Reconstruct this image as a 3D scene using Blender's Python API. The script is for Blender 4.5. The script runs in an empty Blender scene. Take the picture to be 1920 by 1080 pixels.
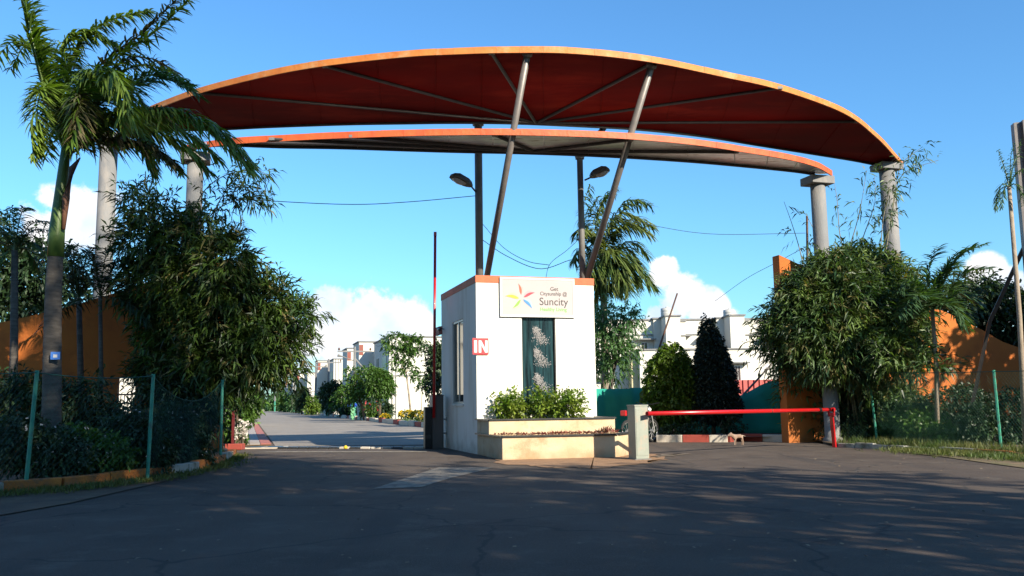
import bpy, math, random
import numpy as np
from mathutils import Vector, Matrix

# ------------------------------------------------------------------ camera, sky, sun
SC = bpy.context.scene
COL = SC.collection
R = math.radians
EYE = 1.10
PITCH, ROLL, FPX = R(7.42), R(-0.8), 1650.0
CAMR = Matrix.Rotation(R(90) + PITCH, 3, 'X') @ Matrix.Rotation(ROLL, 3, 'Z')
cd = bpy.data.cameras.new('camera')
cd.sensor_width = 36; cd.lens = 36 * FPX / 1920; cd.clip_end = 4000; cd.clip_start = 0.05
cam = bpy.data.objects.new('camera', cd); COL.objects.link(cam)
cam.matrix_world = Matrix.Translation((0, 0, EYE)) @ CAMR.to_4x4()
SC.camera = cam

SUN_AZ, SUN_EL = R(40), R(28)        # towards the sun: behind the camera and to the right
SUN_DIR = Vector((math.sin(SUN_AZ) * math.cos(SUN_EL), -math.cos(SUN_AZ) * math.cos(SUN_EL), math.sin(SUN_EL)))

def ray(px, py):
    return (CAMR @ Vector(((px - 960) / FPX, (540 - py) / FPX, -1))).normalized()
def at(px, py, d):                  # point of the place seen in direction (px,py) at distance d along +Y
    r = ray(px, py); return Vector((0, 0, EYE)) + r * (d / r.y)
def gz(px, py, z=0.0):              # same, on the horizontal plane z
    r = ray(px, py); return Vector((0, 0, EYE)) + r * ((z - EYE) / r.z)
def onplane(px, py, o, n):
    r = ray(px, py); e = Vector((0, 0, EYE)); return e + r * ((o - e).dot(n) / r.dot(n))

w = bpy.data.worlds.new('World'); SC.world = w; w.use_nodes = True
nt = w.node_tree; N = nt.nodes; L = nt.links
for n in list(N): N.remove(n)
def node(t, **k):
    n = N.new(t)
    for a, b in k.items(): setattr(n, a, b)
    return n
def math_(op, a, b=None, c=None, clamp=False):
    n = node('ShaderNodeMath', operation=op, use_clamp=clamp)
    for i, v in enumerate((a, b, c)):
        if v is None: continue
        if isinstance(v, (int, float)): n.inputs[i].default_value = v
        else: L.new(v, n.inputs[i])
    return n.outputs[0]
sky = node('ShaderNodeTexSky', sky_type='NISHITA'); sky.sun_disc = False
sky.sun_elevation = SUN_EL; sky.sun_rotation = math.pi - SUN_AZ
sky.air_density = 1.3; sky.dust_density = 0.5; sky.ozone_density = 2.0
tint = node('ShaderNodeMixRGB', blend_type='MULTIPLY'); tint.inputs[0].default_value = 1
tint.inputs[2].default_value = (0.56, 1.04, 1.48, 1)
L.new(sky.outputs[0], tint.inputs[1])
tc = node('ShaderNodeTexCoord')
nz = node('ShaderNodeTexNoise'); nz.inputs['Scale'].default_value = 16; nz.inputs['Detail'].default_value = 8; nz.inputs['Roughness'].default_value = 0.62
L.new(tc.outputs['Generated'], nz.inputs['Vector'])
nz2 = node('ShaderNodeTexNoise'); nz2.inputs['Scale'].default_value = 22; nz2.inputs['Detail'].default_value = 6
L.new(tc.outputs['Generated'], nz2.inputs['Vector'])
# cumulus heaps: direction, angular radius, density
heaps = []
for px, py, r, a in ((690, 600, 90, 1.15), (625, 590, 85, 1.15), (590, 640, 85, 1.1), (735, 615, 85, 1.15), (665, 665, 80, 1), (560, 690, 70, .8), (770, 665, 62, .9),
                     (1246, 515, 40, 1.15), (1270, 560, 60, 1.15), (1320, 582, 52, 1.05), (1225, 590, 40, .8), (1370, 625, 50, .8),
                     (1845, 515, 44, .8), (1890, 560, 60, .8), (1780, 590, 55, .7), (90, 355, 60, .8), (150, 400, 85, .95), (60, 420, 70, .9),
                     (1440, 615, 50, .5)):
    heaps.append((ray(px, py), r / FPX, a))
rnd = random.Random(4)
for k in range(16):                  # the same kind of cumulus all round the horizon outside the picture
    az = R(50 + k * 260 / 15 + rnd.uniform(-6, 6)); el = R(rnd.uniform(4, 14))
    heaps.append((Vector((math.sin(az) * math.cos(el), math.cos(az) * math.cos(el), math.sin(el))), rnd.uniform(.05, .1), rnd.uniform(.6, 1)))
acc = None
for c, r, a in heaps:
    vd = node('ShaderNodeVectorMath', operation='DISTANCE'); L.new(tc.outputs['Generated'], vd.inputs[0]); vd.inputs[1].default_value = c
    m = math_('MULTIPLY_ADD', vd.outputs['Value'], -a / r, a)      # a at the centre, 0 at the radius
    acc = m if acc is None else math_('MAXIMUM', acc, m)
dens = math_('ADD', math_('MULTIPLY', acc, 1.5), math_('MULTIPLY_ADD', nz.outputs['Fac'], 3.6, -2.05))
dens = math_('ADD', dens, math_('MULTIPLY_ADD', nz2.outputs['Fac'], 0.7, -0.35))
gate = math_('MULTIPLY', acc, 9, clamp=True)
mr = node('ShaderNodeMapRange', interpolation_type='SMOOTHSTEP'); mr.inputs['From Min'].default_value = 0.05; mr.inputs['From Max'].default_value = 0.50
L.new(dens, mr.inputs['Value'])
mask = math_('MULTIPLY', mr.outputs[0], gate)
mask = math_('MULTIPLY', mask, 0.93)
cc = node('ShaderNodeValToRGB'); cc.color_ramp.elements[0].position = 0.3; cc.color_ramp.elements[0].color = (5.2, 6.2, 7.6, 1)
cc.color_ramp.elements[1].position = 0.62; cc.color_ramp.elements[1].color = (8.6, 8.2, 8.0, 1)
L.new(nz2.outputs['Fac'], cc.inputs[0])
mx = node('ShaderNodeMixRGB'); L.new(mask, mx.inputs[0]); L.new(tint.outputs[0], mx.inputs[1]); L.new(cc.outputs[0], mx.inputs[2])
bg = node('ShaderNodeBackground'); bg.inputs['Strength'].default_value = 0.07
L.new(mx.outputs[0], bg.inputs['Color'])
wo = node('ShaderNodeOutputWorld'); L.new(bg.outputs[0], wo.inputs['Surface'])

sl = bpy.data.lights.new('sun', 'SUN'); sl.energy = 5.0; sl.angle = R(0.5); sl.color = (1.0, 0.90, 0.74)
so = bpy.data.objects.new('sun', sl); COL.objects.link(so)
so.rotation_mode = 'QUATERNION'; so.rotation_quaternion = SUN_DIR.to_track_quat('Z', 'Y'); so.location = SUN_DIR * 60
SC.view_settings.view_transform = 'Standard'; SC.view_settings.look = 'None'
SC.view_settings.exposure = 1.1; SC.view_settings.gamma = 1; SC.view_settings.use_curve_mapping = False

# ------------------------------------------------------------------ helpers
MATS = {}
def mat(name, col, rough=0.7, col2=None, scale=4.0, bump=0.0, bscale=None, metal=0.0, spec=0.5, detail=6, lo=0.35, hi=0.65, stretch=None, col3=None, scale3=1.0, island=0.0, transl=0.0, coat=0.0, alb=0.68):
    if name in MATS: return MATS[name]
    col = tuple(c * alb for c in col); col2 = tuple(c * alb for c in col2) if col2 else None; col3 = tuple(c * alb for c in col3) if col3 else None
    m = bpy.data.materials.new(name); m.use_nodes = True
    t = m.node_tree; ns = t.nodes; ls = t.links
    b = ns['Principled BSDF']; out = ns['Material Output']
    b.inputs['Roughness'].default_value = rough; b.inputs['Metallic'].default_value = metal
    b.inputs['Specular IOR Level'].default_value = spec
    if coat: b.inputs['Coat Weight'].default_value = coat
    b.inputs['Base Color'].default_value = (*col, 1)
    last = None
    tcn = ns.new('ShaderNodeTexCoord'); src = tcn.outputs['Object']
    if stretch:
        mp = ns.new('ShaderNodeMapping'); mp.inputs['Scale'].default_value = stretch; ls.new(src, mp.inputs[0]); src = mp.outputs[0]
    if col2 is not None:
        nn = ns.new('ShaderNodeTexNoise'); nn.inputs['Scale'].default_value = scale; nn.inputs['Detail'].default_value = detail
        ls.new(src, nn.inputs['Vector'])
        rr = ns.new('ShaderNodeValToRGB'); rr.color_ramp.elements[0].position = lo; rr.color_ramp.elements[1].position = hi
        rr.color_ramp.elements[0].color = (*col, 1); rr.color_ramp.elements[1].color = (*col2, 1)
        ls.new(nn.outputs['Fac'], rr.inputs[0]); last = rr.outputs[0]
    if col3 is not None:
        nn = ns.new('ShaderNodeTexNoise'); nn.inputs['Scale'].default_value = scale3; nn.inputs['Detail'].default_value = 8; nn.inputs['Roughness'].default_value = .7
        ls.new(src, nn.inputs['Vector'])
        rr = ns.new('ShaderNodeMapRange'); rr.inputs['From Min'].default_value = .52; rr.inputs['From Max'].default_value = .66
        ls.new(nn.outputs['Fac'], rr.inputs['Value'])
        mm = ns.new('ShaderNodeMixRGB'); mm.inputs[2].default_value = (*col3, 1); ls.new(rr.outputs[0], mm.inputs[0])
        if last: ls.new(last, mm.inputs[1])
        else: mm.inputs[1].default_value = (*col, 1)
        last = mm.outputs[0]
    if island:
        g = ns.new('ShaderNodeNewGeometry')
        hv = ns.new('ShaderNodeHueSaturation')
        mr_ = ns.new('ShaderNodeMapRange'); mr_.inputs['To Min'].default_value = 1 - island; mr_.inputs['To Max'].default_value = 1 + island * 1.4
        ls.new(g.outputs['Random Per Island'], mr_.inputs['Value']); ls.new(mr_.outputs[0], hv.inputs['Value'])
        if last: ls.new(last, hv.inputs['Color'])
        else: hv.inputs['Color'].default_value = (*col, 1)
        last = hv.outputs[0]
    if last: ls.new(last, b.inputs['Base Color'])
    if bump:
        nb = ns.new('ShaderNodeTexNoise'); nb.inputs['Scale'].default_value = bscale or scale * 4; nb.inputs['Detail'].default_value = 5
        ls.new(src, nb.inputs['Vector'])
        bp = ns.new('ShaderNodeBump'); bp.inputs['Strength'].default_value = bump; bp.inputs['Distance'].default_value = 0.02
        ls.new(nb.outputs['Fac'], bp.inputs['Height']); ls.new(bp.outputs[0], b.inputs['Normal'])
    if transl:
        tr = ns.new('ShaderNodeBsdfTranslucent'); ms = ns.new('ShaderNodeMixShader'); ms.inputs[0].default_value = transl
        if last:
            gm = ns.new('ShaderNodeMixRGB'); gm.blend_type = 'MULTIPLY'; gm.inputs[0].default_value = 1; gm.inputs[2].default_value = (1.5, 1.7, .5, 1)
            ls.new(last, gm.inputs[1]); ls.new(gm.outputs[0], tr.inputs['Color'])
        else: tr.inputs['Color'].default_value = (*col, 1)
        ls.new(b.outputs[0], ms.inputs[1]); ls.new(tr.outputs[0], ms.inputs[2]); ls.new(ms.outputs[0], out.inputs['Surface'])
    MATS[name] = m
    return m

class MB:
    def __init__(s): s.v = []; s.f = []
    def add(s, vs, fs):
        o = len(s.v); s.v += [tuple(x) for x in vs]; s.f += [tuple(i + o for i in f) for f in fs]; return s
    def box(s, x0, x1, y0, y1, z0, z1, M=None):
        vs = [Vector((x, y, z)) for z in (z0, z1) for y in (y0, y1) for x in (x0, x1)]
        if M is not None: vs = [M @ v for v in vs]
        return s.add(vs, [(0, 2, 3, 1), (4, 5, 7, 6), (0, 1, 5, 4), (2, 6, 7, 3), (0, 4, 6, 2), (1, 3, 7, 5)])
    def prism(s, poly, z0, z1):         # poly: [(x,y)] counter-clockwise
        n = len(poly)
        a = sum(poly[i][0] * poly[(i + 1) % n][1] - poly[(i + 1) % n][0] * poly[i][1] for i in range(n))
        if a < 0: poly = poly[::-1]
        vs = [(x, y, z0) for x, y in poly] + [(x, y, z1) for x, y in poly]
        return s.add(vs, [tuple(range(n - 1, -1, -1)), tuple(range(n, 2 * n))] + [(i, (i + 1) % n, n + (i + 1) % n, n + i) for i in range(n)])
    def tube(s, pts, rad, n=8, cap=True, squash=1.0):
        pts = [Vector(p) for p in pts]
        if not hasattr(rad, '__len__'): rad = [rad] * len(pts)
        o = len(s.v); up = Vector((0.03, 0.02, 1))
        for i, p in enumerate(pts):
            t = (pts[min(i + 1, len(pts) - 1)] - pts[max(i - 1, 0)])
            t = t.normalized() if t.length > 1e-9 else Vector((0, 0, 1))
            a = t.cross(up if abs(t.z) < .97 else Vector((1, 0, 0))).normalized(); b = t.cross(a)
            for k in range(n):
                an = 2 * math.pi * k / n
                s.v.append(tuple(p + a * math.cos(an) * rad[i] + b * math.sin(an) * rad[i] * squash))
        for i in range(len(pts) - 1):
            for k in range(n):
                s.f.append((o + i * n + k, o + i * n + (k + 1) % n, o + (i + 1) * n + (k + 1) % n, o + (i + 1) * n + k))
        if cap:
            s.f.append(tuple(o + k for k in range(n - 1, -1, -1))); s.f.append(tuple(o + (len(pts) - 1) * n + k for k in range(n)))
        return s
    def lathe(s, prof, n=16, M=None):   # prof: [(r,z)]
        o = len(s.v)
        for r, z in prof:
            for k in range(n):
                a = 2 * math.pi * k / n; v = Vector((r * math.cos(a), r * math.sin(a), z)); s.v.append(tuple(M @ v if M is not None else v))
        for i in range(len(prof) - 1):
            for k in range(n): s.f.append((o + i * n + k, o + i * n + (k + 1) % n, o + (i + 1) * n + (k + 1) % n, o + (i + 1) * n + k))
        s.f.append(tuple(o + k for k in range(n - 1, -1, -1))); s.f.append(tuple(o + (len(prof) - 1) * n + k for k in range(n)))
        return s
    def build(s, name, m, parent=None, smooth=False, bevel=0.0):
        me = bpy.data.meshes.new(name); me.from_pydata(s.v, [], s.f); me.update()
        me.materials.append(m)
        if smooth:
            for p in me.polygons: p.use_smooth = len(p.vertices) == 4
        o = bpy.data.objects.new(name, me); COL.objects.link(o)
        if parent is not None: o.parent = parent
        if bevel:
            bv = o.modifiers.new('bevel', 'BEVEL'); bv.width = bevel; bv.segments = 2; bv.limit_method = 'ANGLE'
        return o

def tag(o, label=None, cat=None, group=None, kind=None):
    if label: o['label'] = label
    if cat: o['category'] = cat
    if group: o['group'] = group
    if kind: o['kind'] = kind
    return o
def empty(name, loc=(0, 0, 0), rz=0.0, label=None, cat=None, group=None, kind=None):
    o = bpy.data.objects.new(name, None); COL.objects.link(o); o.location = loc; o.rotation_euler = (0, 0, rz)
    o.empty_display_size = .2
    return tag(o, label, cat, group, kind)
def copy_tree(o, parent=None):
    c = o.copy(); COL.objects.link(c)
    if parent is not None: c.parent = parent
    for ch in [x for x in o.children]: copy_tree(ch, c)
    return c
def np_mesh(name, V, F, m, parent=None):
    V = np.asarray(V, dtype=np.float32).reshape(-1, 3); F = np.asarray(F, dtype=np.int32)
    k = F.shape[1]; me = bpy.data.meshes.new(name)
    me.vertices.add(len(V)); me.vertices.foreach_set('co', V.ravel())
    me.loops.add(F.size); me.loops.foreach_set('vertex_index', F.ravel())
    me.polygons.add(len(F)); me.polygons.foreach_set('loop_start', np.arange(0, F.size, k, dtype=np.int32))
    me.polygons.foreach_set('loop_total', np.full(len(F), k, dtype=np.int32))
    me.materials.append(m); me.update(calc_edges=True)
    o = bpy.data.objects.new(name, me); COL.objects.link(o)
    if parent is not None: o.parent = parent
    return o

def unit(a): return a / np.maximum(np.linalg.norm(a, axis=-1, keepdims=True), 1e-9)
def leaves_geo(B, D, Ln, Wd, rng, droop=0.15):
    """kite-shaped leaves: B base points, D directions"""
    n = len(B); rv = rng.normal(size=(n, 3)); rv[:, 2] += 1.2
    S = unit(np.cross(D, rv)); U = unit(np.cross(S, D))
    Ln = Ln[:, None]; Wd = Wd[:, None]
    tip = B + D * Ln; tip[:, 2] -= droop * Ln[:, 0]
    mid = B + D * Ln * .42 + U * Ln * .05
    V = np.stack([B, mid + S * Wd * .5, tip, mid - S * Wd * .5], 1)
    F = np.arange(4 * n).reshape(n, 4)
    return V.reshape(-1, 3), F
def sprays(blobs, n_spray, per, leaf, width, slen, rng, droop=.35, out=.8, wind=(0, 0, 0), shell=.55, spread=.8, leafdroop=.2, up=0.0):
    """leafy twigs that start inside ellipsoid blobs and arch outwards"""
    wts = np.array([(b[3] * b[4] * b[5]) ** .8 * (b[6] if len(b) > 6 else 1) for b in blobs]); wts /= wts.sum()
    ids = rng.choice(len(blobs), n_spray, p=wts); bb = np.array([b[:6] for b in blobs])[ids]
    d = unit(rng.normal(size=(n_spray, 3))); rr = shell + (1 - shell) * rng.random(n_spray) ** .7
    S = bb[:, :3] + d * bb[:, 3:6] * rr[:, None]
    dirs = unit(d * out + rng.normal(size=(n_spray, 3)) * .45 + np.array(wind) + np.array([0, 0, up]))
    sl = slen * (.5 + rng.random(n_spray))
    t = (np.arange(per) + .5) / per
    P = S[:, None, :] + dirs[:, None, :] * (sl[:, None] * t[None])[..., None]
    P[..., 2] -= droop * sl[:, None] * t[None] ** 2
    T = dirs[:, None, :] + np.zeros_like(P); T[..., 2] -= 2 * droop * t[None]
    D = unit(T + rng.normal(size=P.shape) * spread)
    B = P.reshape(-1, 3); D = D.reshape(-1, 3); k = len(B)
    B[:, 2] = np.maximum(B[:, 2], 0.03)
    return leaves_geo(B, D, leaf * (.6 + .7 * rng.random(k)), width * (.7 + .6 * rng.random(k)), rng, leafdroop)
def foliage(name, m, parent, blobs, n_spray, per, leaf, width, slen, seed, **k):
    rng = np.random.default_rng(seed)
    V, F = sprays(blobs, n_spray, per, leaf, width, slen, rng, **k)
    V[:, 2] = np.maximum(V[:, 2], 0.01)
    return np_mesh(name, V, F, m, parent)
def blobs_px(lst, d, org=(0, 0, 0), ry=.8):
    """(px, py, rx, rz[, dd[, weight]]) in the photograph's pixels -> ellipsoids at distance d"""
    out = []
    for b in lst:
        dd = b[4] if len(b) > 4 else 0; wt = b[5] if len(b) > 5 else 1
        p = at(b[0], b[1], d + dd); s = (d + dd) / FPX
        out.append((p.x - org[0], p.y - org[1], p.z - org[2], b[2] * s, min(b[2], b[3] * 1.3) * s * ry, b[3] * s, wt))
    return out

# ------------------------------------------------------------------ materials
M_asph = mat('asphalt', (.068, .045, .030), .9, (.105, .073, .050), 0.7, .5, 90, col3=(.13, .098, .07), scale3=1.6)
def add_wear(m, tracks=True):
    t = m.node_tree; ns = t.nodes; ls = t.links; b = ns['Principled BSDF']
    src = b.inputs['Base Color'].links[0].from_socket
    tcn = ns.new('ShaderNodeTexCoord')
    def mul(fac_sock, colr, prev):
        mm = ns.new('ShaderNodeMixRGB'); mm.blend_type = 'MIX'; mm.inputs[2].default_value = (*colr, 1); ls.new(fac_sock, mm.inputs[0]); ls.new(prev, mm.inputs[1]); return mm.outputs[0]
    def ramp(sock, a, b_, hi=1.0):
        r_ = ns.new('ShaderNodeMapRange'); r_.inputs['From Min'].default_value = a; r_.inputs['From Max'].default_value = b_; r_.inputs['To Max'].default_value = hi; ls.new(sock, r_.inputs['Value']); return r_.outputs[0]
    # fine stone grain
    g = ns.new('ShaderNodeTexNoise'); g.inputs['Scale'].default_value = 55; g.inputs['Detail'].default_value = 3; ls.new(tcn.outputs['Object'], g.inputs['Vector'])
    src = mul(ramp(g.outputs['Fac'], .56, .72, .55), (.13, .115, .095), src)
    # worn wheel tracks running through both lanes
    mp = ns.new('ShaderNodeMapping'); mp.inputs['Rotation'].default_value = (0, 0, KA0); mp.inputs['Scale'].default_value = (.9, .10, 1); ls.new(tcn.outputs['Object'], mp.inputs[0])
    n1 = ns.new('ShaderNodeTexNoise'); n1.inputs['Scale'].default_value = 1.3; n1.inputs['Detail'].default_value = 5; ls.new(mp.outputs[0], n1.inputs['Vector'])
    src = mul(ramp(n1.outputs['Fac'], .53, .68, .5), (.082, .062, .046), src)
    src = mul(ramp(n1.outputs['Fac'], .45, .34, .5), (.024, .02, .018), src)
    # cracks
    nn = ns.new('ShaderNodeTexNoise'); nn.inputs['Scale'].default_value = 1.8; ls.new(tcn.outputs['Object'], nn.inputs['Vector'])
    mx_ = ns.new('ShaderNodeMixRGB'); mx_.inputs[0].default_value = .35; ls.new(tcn.outputs['Object'], mx_.inputs[1]); ls.new(nn.outputs['Color'], mx_.inputs[2])
    vo = ns.new('ShaderNodeTexVoronoi'); vo.feature = 'DISTANCE_TO_EDGE'; vo.inputs['Scale'].default_value = .55; ls.new(mx_.outputs[0], vo.inputs['Vector'])
    src = mul(ramp(vo.outputs['Distance'], .010, .003, .7), (.012, .011, .010), src)
    ls.new(src, b.inputs['Base Color'])
KA0 = -R(16.9)
add_wear(M_asph)
M_road = mat('inner_asphalt', (.27, .235, .195), .9, (.33, .285, .235), .5, .4, 60, col3=(.38, .33, .27), scale3=.9)
M_soil = mat('soil', (.10, .065, .04), .95, (.17, .11, .06), 2, .8, 30)
M_sand = mat('sand', (.42, .24, .12), .95, (.30, .17, .09), 5, .8, 40)
M_tile = mat('paving', (.38, .33, .30), .85, (.46, .40, .36), 5, .2, 40)
M_tilepink = mat('pink_paving', (.50, .17, .14), .85, (.40, .14, .11), 5, .2, 40)
M_white = mat('white_wall', (.80, .775, .70), .85, (.76, .73, .64), 1.6, .25, 14, col3=(.66, .61, .50), scale3=1.6, stretch=(1.6, 1.6, .28), alb=.85)
def base_dirt(m, col, h):
    """splash dirt that rises unevenly from the ground"""
    t = m.node_tree; ns = t.nodes; ls = t.links; b = ns['Principled BSDF']; src = b.inputs['Base Color'].links[0].from_socket
    tcn = ns.new('ShaderNodeTexCoord'); sp = ns.new('ShaderNodeSeparateXYZ'); ls.new(tcn.outputs['Object'], sp.inputs[0])
    nn = ns.new('ShaderNodeTexNoise'); nn.inputs['Scale'].default_value = 3.5; nn.inputs['Detail'].default_value = 7; ls.new(tcn.outputs['Object'], nn.inputs['Vector'])
    ma = ns.new('ShaderNodeMath'); ma.operation = 'MULTIPLY_ADD'; ls.new(nn.outputs['Fac'], ma.inputs[0]); ma.inputs[1].default_value = -1.1 * h; ls.new(sp.outputs['Z'], ma.inputs[2])
    r_ = ns.new('ShaderNodeMapRange'); r_.inputs['From Min'].default_value = -.15 * h; r_.inputs['From Max'].default_value = -.85 * h; r_.inputs['To Max'].default_value = .8; ls.new(ma.outputs[0], r_.inputs['Value'])
    mm = ns.new('ShaderNodeMixRGB'); mm.inputs[2].default_value = (*col, 1); ls.new(r_.outputs[0], mm.inputs[0]); ls.new(src, mm.inputs[1]); ls.new(mm.outputs[0], b.inputs['Base Color'])
base_dirt(M_white, (.30, .22, .15), .7)
M_cream = mat('cream_wall', (.74, .60, .40), .9, (.68, .50, .30), 2.5, .3, 40, col3=(.52, .34, .19), scale3=1.4)
M_house = mat('house_wall', (.82, .79, .70), .85, (.78, .74, .64), .5, .1, 20)
M_house2 = mat('house_wall_yellow', (.72, .62, .38), .85, (.68, .58, .36), .5)
base_dirt(M_cream, (.30, .17, .08), .5)
M_orangeb = mat('orange_band', (.70, .17, .06), .7, (.62, .14, .05), 5, .2, 40)
M_ored = mat('orange_wall', (.62, .17, .018), .85, (.52, .13, .014), .9, .3, 30, col3=(.42, .10, .012), scale3=.7)
base_dirt(M_ored, (.16, .07, .02), 1.9)
M_fascia = mat('orange_fascia', (.80, .27, .045), .65, (.70, .20, .03), 3, .4, 12, col3=(.72, .36, .14), scale3=2)
M_fascia_r = mat('red_fascia', (.78, .15, .03), .6, (.66, .10, .02), 3, .4, 12)
M_under = mat('red_soffit', (.24, .006, .004), .8, (.13, .005, .004), .4, .1, 8, spec=.06, col3=(.30, .018, .009), scale3=.5, stretch=(.5, 1.4, 1))
M_soffit = mat('metal_soffit', (.75, .70, .70), .30, (1, .97, .95), 2.2, .3, 8, metal=.75, stretch=(.35, 1.6, 1), col3=(.30, .17, .12), scale3=2.2, alb=1, lo=.42, hi=.58)
M_steel = mat('grey_steel', (.20, .18, .165), .45, (.26, .22, .20), 6, .1, 40, metal=.2)
M_dsteel = mat('dark_steel', (.055, .05, .05), .5, (.08, .07, .065), 6, .1, 40, metal=.2)
M_galv = mat('pole_grey', (.24, .23, .21), .55, (.19, .18, .17), 5, .1, 40)
M_conc = mat('column_plaster', (.27, .27, .265), .8, (.21, .21, .21), 2, .3, 30, stretch=(1, 1, .35), col3=(.33, .30, .27), scale3=2.2)
M_stone = mat('black_stone', (.03, .032, .03), .35, (.05, .05, .05), 8)
M_red = mat('red_paint', (.62, .012, .015), .28, (.52, .012, .014), 7, coat=.3)
M_redsign = mat('red_sign', (.72, .03, .04), .4)
M_wpaint = mat('white_paint', (.8, .78, .74), .5)
M_signbg = mat('sign_background', (.50, .435, .425), .6, (.53, .465, .455), 2)
M_ink = mat('dark_ink', (.05, .045, .04), .6)
M_gink = mat('green_ink', (.22, .62, .13), .6)
M_glass = mat('dark_glass', (.006, .014, .018), .16, (.025, .07, .08), 3.5, .15, 6, spec=.35, stretch=(6, 1, .35))
M_pane = mat('window_glass', (.03, .045, .045), .06, spec=.7)
M_alu = mat('aluminium', (.55, .55, .53), .4, metal=.5)
M_splash = mat('water_foam', (.32, .30, .29), .6, island=.15)
M_cab = mat('cabinet_paint', (.30, .33, .27), .5, (.36, .38, .31), 4, .1, 20, col3=(.52, .36, .26), scale3=3)  # green grey with uneven warm paler patches
M_cabg = mat('dark_cabinet', (.16, .13, .115), .5, (.11, .09, .08), 3, .1, 20, stretch=(1, 1, .3))
M_black = mat('black_paint', (.012, .012, .013), .4)
M_rubber = mat('rubber', (.02, .02, .02), .8)
M_kor = mat('orange_kerb', (.62, .20, .03), .85, (.45, .14, .03), 4, .6, 30, col3=(.20, .12, .06), scale3=4)
M_kwh = mat('white_kerb', (.52, .50, .42), .85, (.38, .36, .28), 4, .6, 30, col3=(.18, .16, .10), scale3=4)
M_kred = mat('red_kerb', (.42, .07, .045), .85, (.34, .06, .04), 4, .4, 30)
M_kwc = mat('clean_white_kerb', (.68, .62, .52), .85, (.60, .52, .42), 4, .3, 30)
M_gpost = mat('green_post', (.045, .36, .23), .6, (.035, .27, .18), 8, .3, 40, col3=(.10, .13, .10), scale3=7)
M_net = mat('green_wire', (.02, .10, .07), .6)
M_shade = mat('green_shade_net', (.018, .36, .27), .85, (.03, .46, .35), 1.2, .4, 3, transl=.12)
M_corr = mat('red_sheet', (.68, .15, .13), .5, (.60, .13, .12), 4)
M_bark = mat('palm_bark', (.14, .12, .10), .9, (.08, .068, .056), 5, .6, 20, stretch=(1, 1, 5))
M_bark2 = mat('bark', (.16, .11, .07), .9, (.10, .07, .045), 6, .6, 30)
M_pbark = mat('pale_bark', (.42, .34, .25), .9, (.32, .25, .18), 6, .4, 30)
M_shaft = mat('crownshaft', (.12, .20, .035), .45, (.08, .15, .02), 4, stretch=(1, 1, .2))
M_sheath = mat('brown_sheath', (.25, .11, .06), .7, (.16, .07, .04), 6, stretch=(1, 1, .2))
M_frond = mat('palm_green', (.085, .16, .018), .45, (.18, .26, .035), 1.5, island=.35, transl=.28)
M_frondb = mat('palm_dry', (.17, .13, .06), .7, (.06, .07, .025), 2, island=.4, transl=.2)
M_frondg = mat('palm_bluegreen', (.06, .13, .055), .5, (.10, .18, .06), 1.5, island=.35, transl=.25)
M_coco = mat('coconut_green', (.06, .12, .02), .5, (.16, .19, .04), .7, island=.35, transl=.25)
M_bam = mat('bamboo_green', (.016, .045, .008), .5, (.085, .145, .02), 1.7, island=.6, transl=.22)
M_bamr = mat('bamboo_green_light', (.026, .070, .024), .5, (.13, .195, .045), 1.5, island=.6, transl=.25)
M_dry = mat('straw_leaf', (.20, .16, .05), .7, (.12, .13, .035), 3, island=.4, transl=.25)
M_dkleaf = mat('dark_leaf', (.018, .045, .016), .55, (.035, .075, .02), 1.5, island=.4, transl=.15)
M_cone = mat('cypress_leaf', (.012, .030, .022), .6, (.02, .045, .028), 2, island=.3, transl=.08)
M_leaf = mat('mid_leaf', (.045, .11, .015), .5, (.09, .18, .025), 1.0, island=.4, transl=.3)
M_yleaf = mat('yellow_leaf', (.15, .22, .02), .5, (.07, .14, .014), 1.6, island=.35, transl=.35)
M_feather = mat('feathery_leaf', (.06, .15, .05), .5, (.10, .21, .06), 1.2, island=.35, transl=.3)
M_shrub = mat('planter_leaf', (.10, .20, .02), .4, (.26, .32, .05), 3.0, island=.4, transl=.35)
M_grass = mat('grass_blade', (.07, .12, .02), .6, (.16, .16, .04), 1.5, island=.4, transl=.3)
M_flwhite = mat('white_petal', (.75, .70, .65), .6)
M_flpink = mat('pink_petal', (.70, .08, .10), .6)
M_flyel = mat('yellow_petal', (.85, .60, .03), .6)
M_redgc = mat('maroon_leaf', (.20, .025, .02), .6, (.12, .05, .02), 5, island=.4)
M_culm = mat('bamboo_culm', (.22, .18, .08), .5, (.15, .14, .06), 5)
M_gstump = mat('pale_green_paint', (.25, .62, .30), .6)
M_blue = mat('blue_sign', (.03, .10, .55), .4)
M_tagblue = mat('blue_tag', (.08, .25, .75), .5)
M_tank = mat('tank_plastic', (.62, .60, .55), .5)
M_brown = mat('brown_panel', (.30, .08, .05), .7)
M_dwin = mat('dark_window', (.10, .07, .065), .3, spec=.5)
M_rust = mat('rusty_pipe', (.16, .075, .05), .7, (.10, .05, .035), 6)
M_cable = mat('cable', (.06, .08, .12), .6)
M_line = mat('worn_road_paint', (.34, .29, .22), .9, (.17, .145, .11), 7, .3, 60, col3=(.10, .095, .09), scale3=7)
M_lens = mat('lamp_lens', (.55, .55, .52), .25, spec=.6)
M_lamp = mat('lamp_housing', (.10, .085, .06), .5, (.14, .12, .08), 5)

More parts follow.
